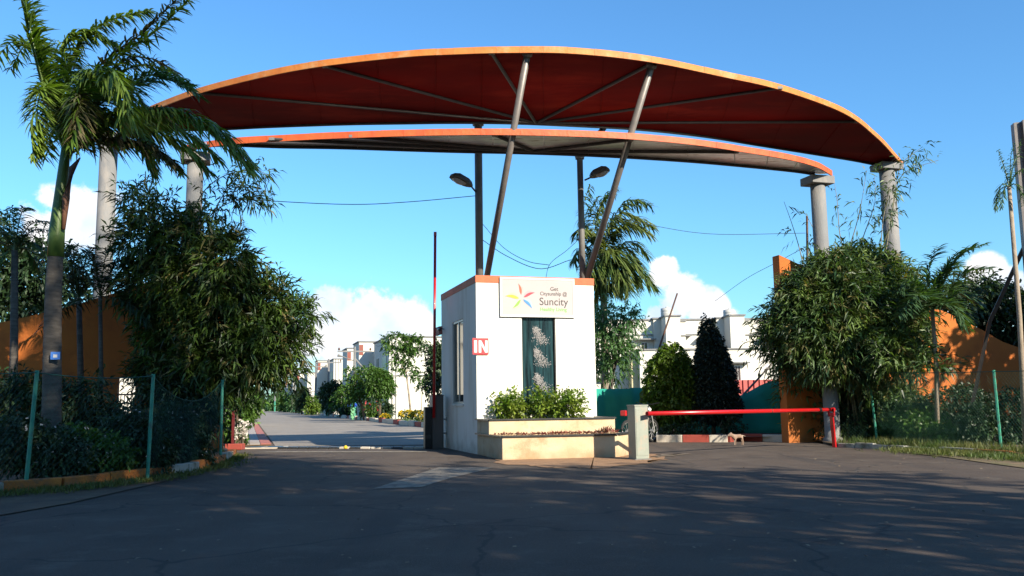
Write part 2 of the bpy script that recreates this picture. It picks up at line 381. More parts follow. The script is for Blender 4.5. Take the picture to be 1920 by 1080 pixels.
# ------------------------------------------------------------------ ground and roads
KA = R(16.9)
U = Vector((math.cos(KA), math.sin(KA), 0)); Vv = Vector((-math.sin(KA), math.cos(KA), 0))
def sheet(name, poly, z, m, kind='structure', label=None, cat=None):
    mb = MB(); n = len(poly)
    a = sum(poly[i][0] * poly[(i + 1) % n][1] - poly[(i + 1) % n][0] * poly[i][1] for i in range(n))
    if a < 0: poly = poly[::-1]
    mb.add([(p[0], p[1], z) for p in poly], [tuple(range(n))])
    return tag(mb.build(name, m), label, cat, kind=kind)
def ragged(poly, amp, seed=3, sub=9):
    rr = random.Random(seed); out = []
    for i, a in enumerate(poly):
        b = poly[(i + 1) % len(poly)]
        for k in range(sub):
            t = k / sub; j = 0 if k == 0 else 1
            out.append((a[0] + (b[0] - a[0]) * t + j * rr.uniform(-amp, amp), a[1] + (b[1] - a[1]) * t + j * rr.uniform(-amp, amp)))
    return out
sheet('ground', [(-1500, -300), (1500, -300), (1500, 2500), (-1500, 2500)], -.012, M_soil)
# forecourt edges (left kerb, right kerb) in plan
LK = [gz(-260, 975), gz(-110, 945), gz(0, 928), gz(113, 920), gz(200, 910), gz(280, 900), gz(345, 889), gz(398, 876), gz(425, 864), gz(438, 855)]
LK = [(p.x, p.y) for p in LK]
RK = [gz(1575, 838), gz(1640, 841), gz(1700, 845), gz(1765, 849), gz(1830, 853), gz(1900, 858), gz(2000, 866), gz(2140, 880)]
RK = [(p.x, p.y) for p in RK]
gate_l = (-7.3, 23.6); gate_r = (7.4, 23.4)
sheet('forecourt', [(-40, -14), (24, -14), (24, 13)] + RK[::-1] + [(7.6, 23.4), (6.6, 27.5), (-1, 27.5), (-7.6, 25.4)] + LK[::-1] + [(-40, 8)], 0, M_asph)
def rd(x0, d0, d): return x0 - .302 * (d - d0)
road = [(rd(-6.4, 24, 24.3), 24.3), (rd(-6.4, 24, 420), 420), (rd(1.2, 24, 420), 420), (rd(1.4, 24, 24.3), 24.3)]
sheet('inner_road', road, .004, M_road)
sheet('lane_beyond_exit', [(1.5, 24.2), (14, 25.0), (13, 26.6), (-1, 27.2)], .006, M_road)
sheet('sand_patch', ragged([(p.x, p.y) for p in (gz(925, 868), gz(1010, 876), gz(1110, 879), gz(1190, 872), gz(1240, 863), gz(1235, 852), gz(1060, 845), gz(950, 852))], .16), .008, M_sand)
sheet('sand_strip', ragged([(p.x, p.y) for p in (gz(1222, 857), gz(1245, 852), gz(1290, 851.5), gz(1262, 855), gz(1235, 859))], .14, 5), .010, mat('pale_sand', (.26, .20, .14), .95, (.18, .14, .10), 6, .6, 40))
# soil beds at both sides
sheet('left_planting_bed', LK + [(-8.0, 24.5), (-40, 24), (-40, 9)], .05, M_soil)
sheet('right_planting_bed', RK + [(40, 14), (40, 34), (8.0, 26.5), (7.7, 23.4)], .05, M_soil)
verge = mat('verge_soil', (.14, .13, .045), .95, (.24, .16, .09), 3, .8, 30)
sheet('right_verge', [(p.x, p.y) for p in (gz(1690, 849), gz(1765, 857), gz(1850, 869), gz(1960, 884), gz(2120, 905), gz(2120, 874), gz(1900, 857), gz(1765, 848))], .012, verge)
sheet('left_verge', [(p.x, p.y) for p in (gz(-260, 1010), gz(0, 968), gz(130, 945), gz(300, 906), gz(420, 872), gz(425, 862), gz(280, 899), gz(0, 926), gz(-260, 973))], .012, M_soil)
# painted arrow worn on the asphalt
sheet('road_marking_arrow', [(p.x, p.y) for p in (gz(700, 917), gz(760, 897), gz(822, 877), gz(926, 877), gz(880, 889), gz(845, 897), gz(790, 914))], .006, M_line)

# footpath on the left of the inner road with its tiles
fp = empty('footpath', (0, 0, 0), kind='structure')
base = MB().prism([(rd(-6.5, 24, 24.9), 24.9), (rd(-8.1, 24, 24.9), 24.9), (rd(-8.1, 24, 62), 62), (rd(-6.5, 24, 62), 62)], -.01, .03).build('path_base', M_soil, fp)
tmesh = None
k = 0; nt_ = 0
d = 25.0
while d < 60 and nt_ < 290:
    for j in range(5):
        jj = .06 + j * .31
        o = MB().prism([(0, 0), (.295, 0), (.295 - .302 * .48, .48), (-.302 * .48, .48)], 0, .03)
        if tmesh is None or j == 4:
            if j == 4 and k: ob = bpy.data.objects.new('paving_tile', pinkmesh); COL.objects.link(ob); ob.parent = fp
            elif j == 4: ob = o.build('paving_tile', M_tilepink, fp); pinkmesh = ob.data; k = 1
            else: ob = o.build('paving_tile', M_tile, fp); tmesh = ob.data
        else:
            ob = bpy.data.objects.new('paving_tile', tmesh); COL.objects.link(ob); ob.parent = fp
        ob.location = (rd(-8.1, 24, d) + jj, d, .028 + rnd.uniform(0, .006)); nt_ += 1
    d += .5

# kerbs, stone by stone
def kerb(name, pts, step, h, wd, mats, jitter=.03, gap=.012, z0=0.0, lean=0):
    root = empty(name, (pts[0][0], pts[0][1], 0), kind='structure')
    pl = [Vector((p[0], p[1], 0)) for p in pts]
    seg = []
    for a, b in zip(pl, pl[1:]):
        n = max(1, round((b - a).length / step))
        for i in range(n): seg.append((a.lerp(b, i / n), a.lerp(b, (i + 1) / n)))
    for i, (a, b) in enumerate(seg):
        t = (b - a).normalized(); nrm = Vector((-t.y, t.x, 0))
        hh = h + rnd.uniform(-jitter, jitter) * .6; off = rnd.uniform(-jitter, jitter) * .5
        Mx = Matrix(((t.x, nrm.x, 0, a.x - pl[0].x), (t.y, nrm.y, 0, a.y - pl[0].y), (0, 0, 1, 0), (0, 0, 0, 1)))
        ln = (b - a).length
        MB().box(gap / 2, ln - gap / 2, -wd / 2 + off, wd / 2 + off, z0 - .05, z0 + hh, Mx).build('kerb_stone', mats(i), root, bevel=.012)
    return root
cyc = [0, 0, 0, 0, 0, 1, 1, 1, 1, 0, 0]
kerb('left_forecourt_kerb', LK, .62, .17, .16, lambda i: M_kor if (i // 2) % 3 != 1 else M_kwh)
kerb('right_forecourt_kerb', RK, .62, .10, .15, lambda i: M_kor if (i // 3) % 2 == 0 and i > 2 else M_kwh)
rk = [(rd(1.2, 24, d), d) for d in (41, 50, 60, 75, 95, 120, 160)]
kerb('inner_road_kerb', rk, 1.5, .22, .2, lambda i: (M_kwc, M_kred, M_kwc, M_kwc)[i % 4], jitter=.1)
lkk = [(rd(-8.3, 24, d), d) for d in (26, 34, 44, 60)]
kerb('inner_footpath_kerb', lkk, 1.2, .14, .15, lambda i: (M_kwc, M_kred)[i % 2])
sheet('lawn_beside_inner_road', [(rd(1.4, 24, 40.5), 40.5), (rd(14, 24, 44), 44), (rd(14, 24, 90), 90), (rd(1.4, 24, 90), 90)], .03, mat('lawn', (.06, .12, .02), .9, (.10, .16, .03), 2, .8, 30))
# threshold strip across the entry lane: low black and white kerb with a drain cover at its left
th = empty('speed_breaker', (0, 0, 0), kind='structure')
A = gz(520, 841.5); B = gz(797, 841.5)
n = 14
for i in range(n):
    a = A.lerp(B, i / n); b = A.lerp(B, (i + 1) / n - .006)
    MB().prism([(a.x, a.y), (b.x, b.y), (b.x, b.y + .28), (a.x, a.y + .28)], -.02, .045).build('painted_block', (M_stone if i % 2 or i < 6 else M_kwc) if i < 9 else M_kwc if i not in (11,) else M_cabg, th, bevel=.015)
dr = empty('drain_cover', (gz(455, 842).x, gz(455, 842).y, 0), label='concrete drain cover with dark slots at left end of the entry lane', cat='drain')
a = gz(455, 845); b = gz(522, 845)
ln = (b - a).length
MB().box(0, ln, 0, .75, .0, .03).build('cover', M_kwc, dr)
for i in range(2):
    MB().box(.06 + i * ln * .48, ln * .48 - .04 + i * ln * .48, .12, .6, .034, .04).build('slot', M_black, dr)
sheet('threshold_line', [(p.x, p.y) for p in (gz(520, 846.3), gz(800, 846.3), gz(800, 848.2), gz(470, 848.6))], .006, M_line)

# ------------------------------------------------------------------ guard booth
K0 = gz(895, 852); K0.z = 0
booth = empty('guard_booth', K0, KA, 'white guard booth with an orange top band standing between the two gate lanes', 'guard booth')
def loc(px, py, face):              # local booth coordinates of a pixel on the front ('f') or left ('l') face
    n = -Vv if face == 'f' else -U
    p = onplane(px, py, K0, n) - K0
    return p.dot(U), p.dot(Vv), p.z
W = loc(1117, 700, 'f')[0]; Lk = -loc(828, 700, 'l')[1] if loc(828, 700, 'l')[1] < 0 else loc(828, 700, 'l')[1]
H = loc(895, 516, 'f')[2]
print('booth', W, Lk, H)
wt = .12
wx0, wy0, wz0 = loc(869, 757, 'l'); _, wy1, wz1 = loc(848, 605, 'l')
gx0, _, gz0_ = loc(980, 735, 'f'); gx1, _, gz1_ = loc(1041, 596, 'f')
def wall_panel(boxes, name, m):
    mb = MB()
    for b in boxes: mb.box(*b)
    return mb.build(name, m, booth)
HB = H - .16
# front wall with the recess for the water feature
wall_panel([(0, gx0, 0, wt, 0, HB), (gx1, W, 0, wt, 0, HB), (gx0, gx1, 0, wt, 0, gz0_ - .5), (gx0, gx1, 0, wt, gz1_ + .05, HB)], 'front_wall', M_white)
wall_panel([(0, wt, wt, wy0, 0, HB), (0, wt, wy1, Lk, 0, HB), (0, wt, wy0, wy1, 0, wz0), (0, wt, wy0, wy1, wz1, HB)], 'side_wall', M_white)
wall_panel([(W - wt, W, wt, Lk, 0, HB)], 'side_wall', M_white)
wall_panel([(wt, W - wt, Lk - wt, Lk, 0, HB)], 'rear_wall', M_white)
MB().box(wt, W - wt, wt, Lk - wt, HB - .3, HB - .18).build('roof_slab', M_conc, booth)
wall_panel([(-.012, W + .012, -.012, wt + .01, HB, H), (-.012, wt, wt + .01, Lk + .01, HB, H), (W - wt, W + .012, wt + .01, Lk + .01, HB, H), (wt, W - wt, Lk - wt, Lk + .01, HB, H)], 'top_band', M_orangeb)
# water feature
gp = MB().box(gx0, gx1, .07, .085, gz0_ - .5, gz1_ + .05).build('water_wall_glass', M_glass, booth)
fr = MB().box(gx0, gx0 + .02, .02, .07, gz0_ - .5, gz1_ + .05).box(gx1 - .02, gx1, .02, .07, gz0_ - .5, gz1_ + .05).build('frame', M_dsteel, gp)
rng = np.random.default_rng(5)
Vs = []; 
for cz, s in ((.22, 1), (.72, 1.1), (1.28, 1.2)):
    for q in range(620):
        t = rng.random(); zz = gz1_ - cz - t * .36 + rng.normal() * .03; xx = (gx0 + gx1) / 2 - .06 + t * .17 * s + rng.normal() * (.03 + .07 * t)
        if not gx0 + .03 < xx < gx1 - .03: continue
        r = .003 + .007 * rng.random() * (1 - .4 * t); c = np.array((xx, .062 - rng.random() * .02, zz))
        Vs.append([c + (-r, 0, 0), c + (0, -r * .6, -r * 1.4), c + (r, 0, 0), c + (0, -r * .3, r * 1.4)])
Vs = np.array(Vs).reshape(-1, 3)
sp = np_mesh('water_splash', Vs, np.arange(len(Vs)).reshape(-1, 4), M_splash, booth); sp['kind'] = 'stuff'
# window in the side wall
f = MB()
for b in ((.02, .09, wy0, wy0 + .05, wz0, wz1), (.02, .09, wy1 - .05, wy1, wz0, wz1), (.02, .09, wy0 + .05, wy1 - .05, wz0, wz0 + .05), (.02, .09, wy0 + .05, wy1 - .05, wz1 - .05, wz1), (.03, .07, (wy0 + wy1) / 2 - .03, (wy0 + wy1) / 2 + .03, wz0 + .05, wz1 - .05)): f.box(*b)
wf = f.build('window', M_alu, booth)
MB().box(.045, .052, wy0 + .05, (wy0 + wy1) / 2 - .03, wz0 + .05, wz1 - .05).build('pane', M_pane, wf)
MB().box(.060, .067, (wy0 + wy1) / 2 + .03, wy1 - .05, wz0 + .05, wz1 - .05).build('pane', M_pane, wf)
MB().box(-.03, .02, wy0 - .05, wy1 + .05, wz0 - .05, wz0 - .01).build('sill', M_white, wf)
# hood over the doorway at the back corner and small camera
MB().prism([(-.07, Lk - .02), (0, Lk - .12), (0, Lk + .5), (-.07, Lk + .5)], loc(828, 627, 'l')[2], loc(828, 612, 'l')[2]).build('door_hood', M_brown, booth)
cc_ = empty('security_camera', K0 + U * -.12 + Vv * (Lk - .3) + Vector((0, 0, loc(830, 618, 'l')[2])), KA, 'small black security camera sticking out high on the shaded booth wall', 'camera')
MB().tube([(.12, 0, 0), (0, 0, .02), (-.02, -.05, .0)], .012, 6).build('bracket', M_black, cc_)
MB().tube([(-.02, .06, .0), (-.02, -.12, -.03)], .035, 10).build('housing', M_black, cc_)

# sign board
def text_mesh(s, size, m, parent, x, z, y, name='lettering', align='CENTER', sx=1.0, bold=0.0):
    c = bpy.data.curves.new('t', 'FONT'); c.body = s; c.size = size; c.align_x = align; c.align_y = 'CENTER'; c.extrude = .0015; c.offset = bold
    o = bpy.data.objects.new('t', c); COL.objects.link(o); bpy.context.view_layer.update()
    me = bpy.data.meshes.new_from_object(o.evaluated_get(bpy.context.evaluated_depsgraph_get()))
    bpy.data.objects.remove(o); me.materials.clear(); me.materials.append(m)
    me.transform(Matrix.Translation((x, y, z)) @ Matrix.Rotation(R(90), 4, 'X') @ Matrix.Diagonal((sx, 1, 1, 1)))
    me.name = name
    ob = bpy.data.objects.new(name, me); COL.objects.link(ob); ob.parent = parent; return ob
sx0, _, sz1 = loc(936, 519.5, 'f'); sx1, _, sz0 = loc(1077, 596, 'f')
sz1 -= .0; sz0b = loc(936, 594, 'f')[2]; sz0 = (sz0 + sz0b) / 2
sb = empty('sign_board', K0 + U * sx0 + Vector((0, 0, sz0)), KA, 'white framed pale sign board with a five petal flower logo above the water wall', 'sign')
SW, SH = sx1 - sx0, sz1 - sz0
MB().box(.045, SW - .045, -.046, -.02, .045, SH - .045).build('board', M_signbg, sb)
MB().box(0, SW, -.055, -.02, 0, .045).box(0, SW, -.055, -.02, SH - .045, SH).box(0, .045, -.055, -.02, .045, SH - .045).box(SW - .045, SW, -.055, -.02, .045, SH - .045).build('frame', M_wpaint, sb)
def S(x, y): return ((x - 340) / 835 * SW, (575 - y) / 460 * SH)
petals = [((580, 315), (548, 185), (.62, .10, .04), -1), ((597, 338), (722, 282), (.6, .03, .06), 1), ((600, 365), (695, 470), (.05, .26, .62), 1), ((572, 380), (482, 478), (.25, .55, .05), 1), ((550, 350), (400, 328), (.75, .60, .03), -1)]
for i, (a, b, c, sd) in enumerate(petals):
    a = Vector(S(*a)); b = Vector(S(*b)); t = b - a; nrm = Vector((-t.y, t.x)) * sd
    for half in (0, 1):
        pts = []
        for q in range(9):
            s = q / 8; wv = math.sin(math.pi * s ** .8) * .17 + .0; cen = a + t * s + nrm * (.16 * math.sin(s * math.pi) - .05)
            pts.append((cen, cen + nrm * (wv if half else -wv * 1.25)))
        mb = MB(); vs = [(p[0].x, 0, p[0].y) for p in pts] + [(p[1].x, 0, p[1].y) for p in pts]
        mb.add([(v[0], -.049 - .001 * i, v[2]) for v in vs], [(k, k + 1, k + 10, k + 9) for k in range(8)])
        hc = tuple(min(1, x * .5 + .36) for x in c) if half else c
        mb.build('petal', mat('petal_%d%d' % (i, half), hc, .6), sb)
def T(s, cx, cy, size, m, **k):
    x, z = S(cx, cy); return text_mesh(s, size, m, sb, x, z, -.0475, **k)
T('Get', 943, 243, .125, M_ink, bold=.001); T('Citysunship @', 935, 300, .118, M_ink, bold=.001, sx=.92)
T('Suncity', 935, 395, .245, M_ink, sx=.98, bold=.001); T('Healthy Living', 930, 483, .115, M_gink, bold=.002, sx=.98)
# IN sign, a plate fixed at the front corner
ix0, _, iz1 = loc(885, 634, 'f'); ix1, _, iz0 = loc(915.5, 665, 'f')
ins = empty('in_sign', K0 + U * ix0 + Vector((0, 0, iz0)), KA, 'small red square plate reading IN fixed on the corner of the booth', 'sign')
IW, IH = ix1 - ix0, iz1 - iz0
MB().box(0, IW, -.04, -.025, 0, IH).build('plate', M_redsign, ins, bevel=.004)
def letter(polys, name):
    mb = MB()
    for p in polys:
        n = len(p); mb.add([(x * IW, -.0415, y * IH) for x, y in p] , [tuple(range(n))])
    return mb.build(name, M_wpaint, ins)
letter([[(.10, .12), (.28, .12), (.28, .86), (.10, .86)]], 'letter_i')
letter([[(.38, .12), (.54, .12), (.54, .86), (.38, .86)], [(.78, .12), (.94, .12), (.94, .86), (.78, .86)], [(.54, .86), (.54, .58), (.78, .12), (.78, .40)]], 'letter_n')

# ------------------------------------------------------------------ planter in front of the booth
def P2(px, py, z=0): p = gz(px, py, z); return (p.x, p.y)
pl = empty('stepped_planter', (0, 0, 0), 0, 'two tier cream masonry planter with black stone edging at the foot of the booth', 'planter')
FL = P2(942, 863); FR = P2(1160, 857.5)
bl = (K0.x - .02, K0.y - .02); br = K0 + U * W
ex = at(1186, 752, 18.6)
low = [FL, FR, (ex.x, 18.6), (br.x + .12, br.y - .012), (K0.x, K0.y - .012)]
def lerp2(a, b, t): return (a[0] + (b[0] - a[0]) * t, a[1] + (b[1] - a[1]) * t)
UL = lerp2(bl, FL, .52); UR = (at(1152, 752, 18.75).x, 18.75)
up_ = [UL, UR, (br.x + .02, br.y - .016), (K0.x + .0, K0.y - .016)]
zl, zu = .43, .735
MB().prism(low, 0, zl).build('lower_tier', M_cream, pl, bevel=.01)
def edging(poly, z, wd, name, n_pts, th=.03, over=.03):
    """stone slabs along the outer rim of a tier"""
    for i in range(n_pts):
        a = Vector((*poly[i], 0)); b = Vector((*poly[i + 1], 0)); t = (b - a).normalized(); nr = Vector((t.y, -t.x, 0))
        m = max(1, round((b - a).length / .75))
        for k in range(m):
            p = a.lerp(b, k / m) ; q = a.lerp(b, (k + 1) / m)
            p2 = p + t * .003; q2 = q - t * .003
            MB().prism([tuple((p2 + nr * over)[:2]), tuple((q2 + nr * over)[:2]), tuple((q2 - nr * wd)[:2]), tuple((p2 - nr * wd)[:2])], z + .002, z + th + .002 * (i + 1)).build('edging_slab', M_stone, pl)
# rim order: left side (back -> front), front, right flare
lowrim = [(K0.x - .02, K0.y - .1), FL, FR, (ex.x, 18.6)]
edging(lowrim, zl, .10, 'edge', 3)
MB().prism(up_, zl + .001, zu).build('upper_tier', M_cream, pl, bevel=.01)
uprim = [(K0.x - .02, K0.y - .05), UL, UR, (br.x + .02, br.y - .05)]
edging(uprim, zu, .10, 'edge', 3)
MB().prism([lerp2(UL, UR, .05), lerp2(UL, UR, .95), (br.x - .25, br.y - .1), (K0.x + .2, K0.y - .05)], zu, zu + .02).build('planter_soil', M_soil, pl)
# three shrubs in the planter
def shrub(name, label, cat, blobs, base, m, n, per, leaf, wd, slen, seed, group=None, stems=5, stem_m=None, fl=None, nfl=0, flsize=.03, stem_r=.02, **k):
    root = empty(name, base, 0, label, cat, group)
    lb = [(b[0] - base[0], b[1] - base[1], b[2] - base[2], *b[3:]) for b in blobs]
    rr = random.Random(seed)
    mb = MB()
    for i in range(stems):
        b = lb[rr.randrange(len(lb))]
        tx, ty, tz = b[0] + rr.uniform(-.4, .4) * b[3], b[1] + rr.uniform(-.4, .4) * b[4], b[2] + rr.uniform(-.1, .3) * b[5]
        x0, y0 = rr.uniform(-.06, .06), rr.uniform(-.06, .06)
        mb.tube([(x0, y0, 0), (tx * .35 + x0, ty * .35 + y0, tz * .45), (tx, ty, tz)], [stem_r, stem_r * .75, stem_r * .35], 5)
    mb.build('stem', stem_m or M_bark2, root)
    rng = np.random.default_rng(seed)
    V, F = sprays(lb, n, per, leaf, wd, slen, rng, **k)
    V[:, 2] = np.maximum(V[:, 2], .01 - base[2] + .03)
    np_mesh('leaves', V, F, m, root)
    if fl:
        wts = np.array([b[3] * b[5] for b in lb]); wts = wts / wts.sum()
        ids = rng.choice(len(lb), nfl, p=wts); bb = np.array([b[:6] for b in lb])[ids]; d = unit(rng.normal(size=(nfl, 3)) + np.array([0, -.7, .4]))
        C = bb[:, :3] + d * bb[:, 3:6] * 1.05
        C = np.repeat(C, 5, 0); D = unit(rng.normal(size=C.shape) + np.array([0, -.6, .4]))
        V, F = leaves_geo(C, D, np.full(len(C), flsize), np.full(len(C), flsize * .8), rng, 0)
        fo = np_mesh('flowers', V, F, fl, root); fo['kind'] = 'stuff'
    return root
def PB(px, py, z): p = gz(px, py, z); return p
for i, (px, rx, hz, sx_, lab) in enumerate(((957, .40, .30, 1, 'leafy shrub at the left end of the booth planter, left of the water wall'), (1012, .24, .38, 1, 'leafy shrub in the booth planter right under the water wall'), (1066, .46, .34, 1, 'widest yellow green shrub at the right end of the booth planter'))):
    p = at(px, 780, 19.35)
    bl_ = [(p.x, p.y, zu + .20, rx * .8, .28, .16), (p.x - rx * .35, p.y, zu + .30, rx * .5, .25, hz * .6), (p.x + rx * .35, p.y, zu + .34, rx * .45, .25, hz * .62), (p.x, p.y, zu + .42, rx * .4, .2, hz * .55)]
    shrub('planter_shrub', lab, 'shrub', bl_, (p.x, p.y, zu + .02), M_shrub, 250 if i != 1 else 130, 7, .085, .045, .19, 40 + i, 'shrubs in the booth planter', stems=9, up=.4, stem_r=.012, droop=.1)
# dry red groundcover on the lower ledge
rng = np.random.default_rng(8)
n = 700; t = rng.random(n) ** .8; a = np.array(lerp2(lerp2(bl, FL, .60), FL, .1)); 
x0, y0 = UL; x1, y1 = UR
xs = x0 + (x1 - x0) * t + .02; ys = y0 + (y1 - y0) * t - .06 - rng.random(n) * .22
B = np.stack([xs, ys, np.full(n, zl + .02)], 1); D = unit(rng.normal(size=(n, 3)) * .6 + np.array([0, -.2, .8]))
hgt = .05 + .10 * (np.exp(-((t - .92) / .06) ** 2)) + .02 * rng.random(n)
V, F = leaves_geo(B, D, hgt * (.6 + rng.random(n)), np.full(n, .022), rng)
tag(np_mesh('ledge_groundcover', V, F, M_redgc), 'low dry maroon groundcover on the lower ledge of the booth planter', 'ground cover', kind='stuff')

# ------------------------------------------------------------------ barriers
cb = gz(1193, 863); cb.z = 0
box_ = empty('barrier_cabinet', cb, KA, 'pale green grey metal barrier cabinet with warm pale patches right of the planter', 'cabinet')
bw = .27; bd = .34; bh = 1.0
MB().box(0, bw, 0, bd, .02, bh).build('body', M_cab, box_, bevel=.008)
MB().box(-.01, bw + .01, -.01, bd + .01, bh, bh + .025).build('lid', M_cab, box_, bevel=.006)
MB().box(.02, bw - .02, -.006, 0, .08, bh - .05).build('door', M_cab, box_, bevel=.002)
MB().box(-.03, bw + .03, -.03, bd + .03, 0, .02).build('base_plate', M_conc, box_)
armA = cb + U * (bw * .8) + Vv * (-.07 + .1); armA.z = gz(1217, 776).z
p0 = at(1213, 775.6, 16.62); p1 = at(1562, 768, 20.3)
arm = empty('boom_barrier', p0, 0, 'lowered glossy red barrier arm closing the right hand lane', 'barrier')
mb = MB(); dv = p1 - p0
mb.tube([(0, 0, 0), tuple(dv * .45), tuple(dv * .62), tuple(dv * 1)], .042, 14).build('tube', M_red, arm, smooth=True)
MB().tube([tuple(dv * .905), tuple(dv * .92)], .05, 12).build('band', M_black, arm)
MB().tube([tuple(dv * .62), tuple(dv * .623)], .0455, 12).build('joint', M_rust, arm)
MB().tube([tuple(dv * .995), tuple(dv * 1.004)], .05, 12).build('end_cap', M_red, arm)
pf = gz(1565, 838.5)
post = empty('barrier_rest_post', pf, 0, 'short red post with a fork carrying the free end of the lowered arm', 'post')
top = at(1559, 779, pf.y) - pf
MB().tube([(0, 0, 0), tuple(top)], .05, 4).build('post', M_red, post)
MB().box(-.06, .06, -.06, .06, 0, .08, Matrix.Translation(top - Vector((0, 0, .02)))).box(-.065, -.045, -.05, .05, 0, .16, Matrix.Translation(top)).box(.045, .065, -.05, .05, 0, .16, Matrix.Translation(top)).build('fork', M_red, post)
# left barrier
cl = at(811, 800, 21.9); cl.z = 0
lc = empty('entry_barrier_cabinet', cl, KA, 'tall brownish grey barrier cabinet at the booth wall of the entry lane', 'cabinet')
hc = at(815, 742, 21.9).z
MB().box(0, .28, 0, .4, 0, hc).build('body', M_cabg, lc, bevel=.01)
MB().box(.03, .25, -.008, 0, .1, hc - .1).build('door', M_cabg, lc)
MB().box(-.01, .29, -.01, .41, hc, hc + .02).build('lid', M_cabg, lc)
cw = empty('barrier_counterweight', cl + U * -.19 + Vv * -.02, KA, 'black barrier counterweight block left of the tall grey cabinet', 'counterweight')
hb = at(805, 763, 21.9).z
MB().box(0, .175, 0, .22, 0, hb).build('weight_block', M_black, cw, bevel=.01)
MB().box(.03, .145, -.02, 0, .25, .34).build('clamp', M_dsteel, cw)
ap = at(813.5, 745, 21.85); at_ = at(816, 435, 21.85)
ra = empty('boom_barrier', ap, 0, 'raised red barrier arm standing upright at the left of the booth', 'barrier')
MB().tube([(0, 0, -.5), tuple((at_ - ap) * .98)], .036, 10).build('tube', M_red, ra, smooth=True)
MB().tube([tuple((at_ - ap) * .975), tuple(at_ - ap)], .04, 10).build('end_cap', M_red, ra)
for py in (786, 812):
    p = onplane(836, py, K0, -U)
    br_ = empty('wall_bracket', p, KA, 'white bolt bracket on the booth wall, %s of the two beside the grey cabinet' % ('upper' if py < 800 else 'lower'), 'bracket', 'wall brackets beside the entry cabinet')
    MB().tube([(0, 0, 0), (-.14, 0, 0)], .022, 8).build('rod', M_wpaint, br_)
    MB().box(-.015, 0, -.05, .05, -.05, .05).build('flange', M_wpaint, br_)

# ------------------------------------------------------------------ canopies and their supports
def smooth_curve(pts, n):
    """Catmull-Rom through 3-D points"""
    P = [2 * pts[0] - pts[1]] + pts + [2 * pts[-1] - pts[-2]]; out = []
    m = len(pts) - 1
    for i in range(n + 1):
        t = i / n * m; k = min(int(t), m - 1); f = t - k
        a, b, c, d = P[k:k + 4]
        out.append(.5 * ((2 * b) + (c - a) * f + (2 * a - 5 * b + 4 * c - d) * f * f + (3 * b - 3 * c + d - a) * f ** 3))
    return out
def canopy(name, label, front_px, rear_px, z, hub_px, rib_px, m_under, m_fascia, fh, npan):
    f = smooth_curve([gz(x, y, z + fh * .5) for x, y in front_px], npan * 3)
    r = smooth_curve([gz(x, y, z) for x, y in rear_px], npan * 3)
    for p in f: p.z = z
    o = f[0].copy(); o.z = z
    root = empty(name, o, 0, label, 'canopy')
    n = len(f)
    # soffit strips between consecutive seams and one roof skin
    mb = MB(); vs = []
    for a, b in zip(f, r): vs += [a - o, b - o]
    mb.add([v - Vector((0, 0, .0)) for v in vs] + [v + Vector((0, 0, .05)) for v in vs],
           [(2 * i, 2 * i + 1, 2 * i + 3, 2 * i + 2) for i in range(n - 1)] + [(2 * n + 2 * i, 2 * n + 2 * i + 2, 2 * n + 2 * i + 3, 2 * n + 2 * i + 1) for i in range(n - 1)] +
           [(2 * i + 1, 2 * n + 2 * i + 1, 2 * n + 2 * i + 3, 2 * i + 3) for i in range(n - 1)])
    mb.build('soffit', m_under, root)
    rr = random.Random(3)
    for k in range(npan):            # fascia panels round the front edge
        seg = f[k * 3:k * 3 + 4]; mb = MB(); j = rr.uniform(-.002, .002)
        vs = []
        for q, p in enumerate(seg):
            tan = (f[min(k * 3 + q + 1, n - 1)] - f[max(k * 3 + q - 1, 0)]).normalized(); nr = Vector((tan.y, -tan.x, 0))
            pp = p - o + tan * (.0015 if q == 0 else -.0015 if q == 3 else 0)
            for off, zz in ((.0, -fh * .5), (.03 + j, -fh * .5), (.03 + j, fh * .5 + j), (.0, fh * .5 + j)): vs.append(pp + nr * off + Vector((0, 0, zz)))
        fs = []
        for q in range(3):
            for e in range(4): fs.append((q * 4 + e, q * 4 + (e + 1) % 4, q * 4 + 4 + (e + 1) % 4, q * 4 + 4 + e))
        fs += [(3, 2, 1, 0), (12, 13, 14, 15)]
        mb.add(vs, fs); mb.build('fascia_panel', m_fascia, root)
    mb = MB()
    mb.tube([p - o + Vector((0, 0, -.03)) for p in r[3:-3]], .035, 6).build('rear_edge_pipe', M_dsteel, root)
    for k in range(1, 16):           # sheet joints running front to back
        i = int(k * (n - 1) / 16); a_ = f[i] - o; b_ = r[i] - o
        MB().tube([a_ + Vector((0, 0, -.006)), b_ + Vector((0, 0, -.006))], .011, 4).build('sheet_joint', m_under, root)
    hub = gz(*hub_px, z - .03)
    for x, y in rib_px:
        e = gz(x, y, z - .03)
        MB().tube([hub - o, e - o], .038, 8).build('rib', M_dsteel, root)
        MB().box(-.06, .06, -.04, .04, -.03, .03, Matrix.Translation(e - o)).build('rib_cleat', M_galv, root)
    return root, f, r
zU, zL = 8.2, 6.8
upF = [(225, 226), (275, 203), (372, 166), (500, 133), (610, 113), (760, 96), (850, 91), (960, 88), (1080, 90), (1220, 106), (1350, 133), (1462, 159), (1580, 203), (1640, 248), (1675, 285), (1692, 305)]
upR = [(232, 242), (300, 243), (420, 240), (500, 236), (640, 231), (760, 229), (850, 228), (960, 229), (1080, 234), (1200, 241), (1320, 254), (1420, 270), (1520, 286), (1600, 299), (1650, 309), (1680, 314)]
cU, fU, rU = canopy('upper_canopy', 'large upper curved gate canopy with dark red underside and orange edge', upF, upR, zU, (1005, 231), [(372, 174), (610, 124), (922, 99), (1218, 121), (1462, 165), (1605, 228)], M_under, M_fascia, .135, 40)
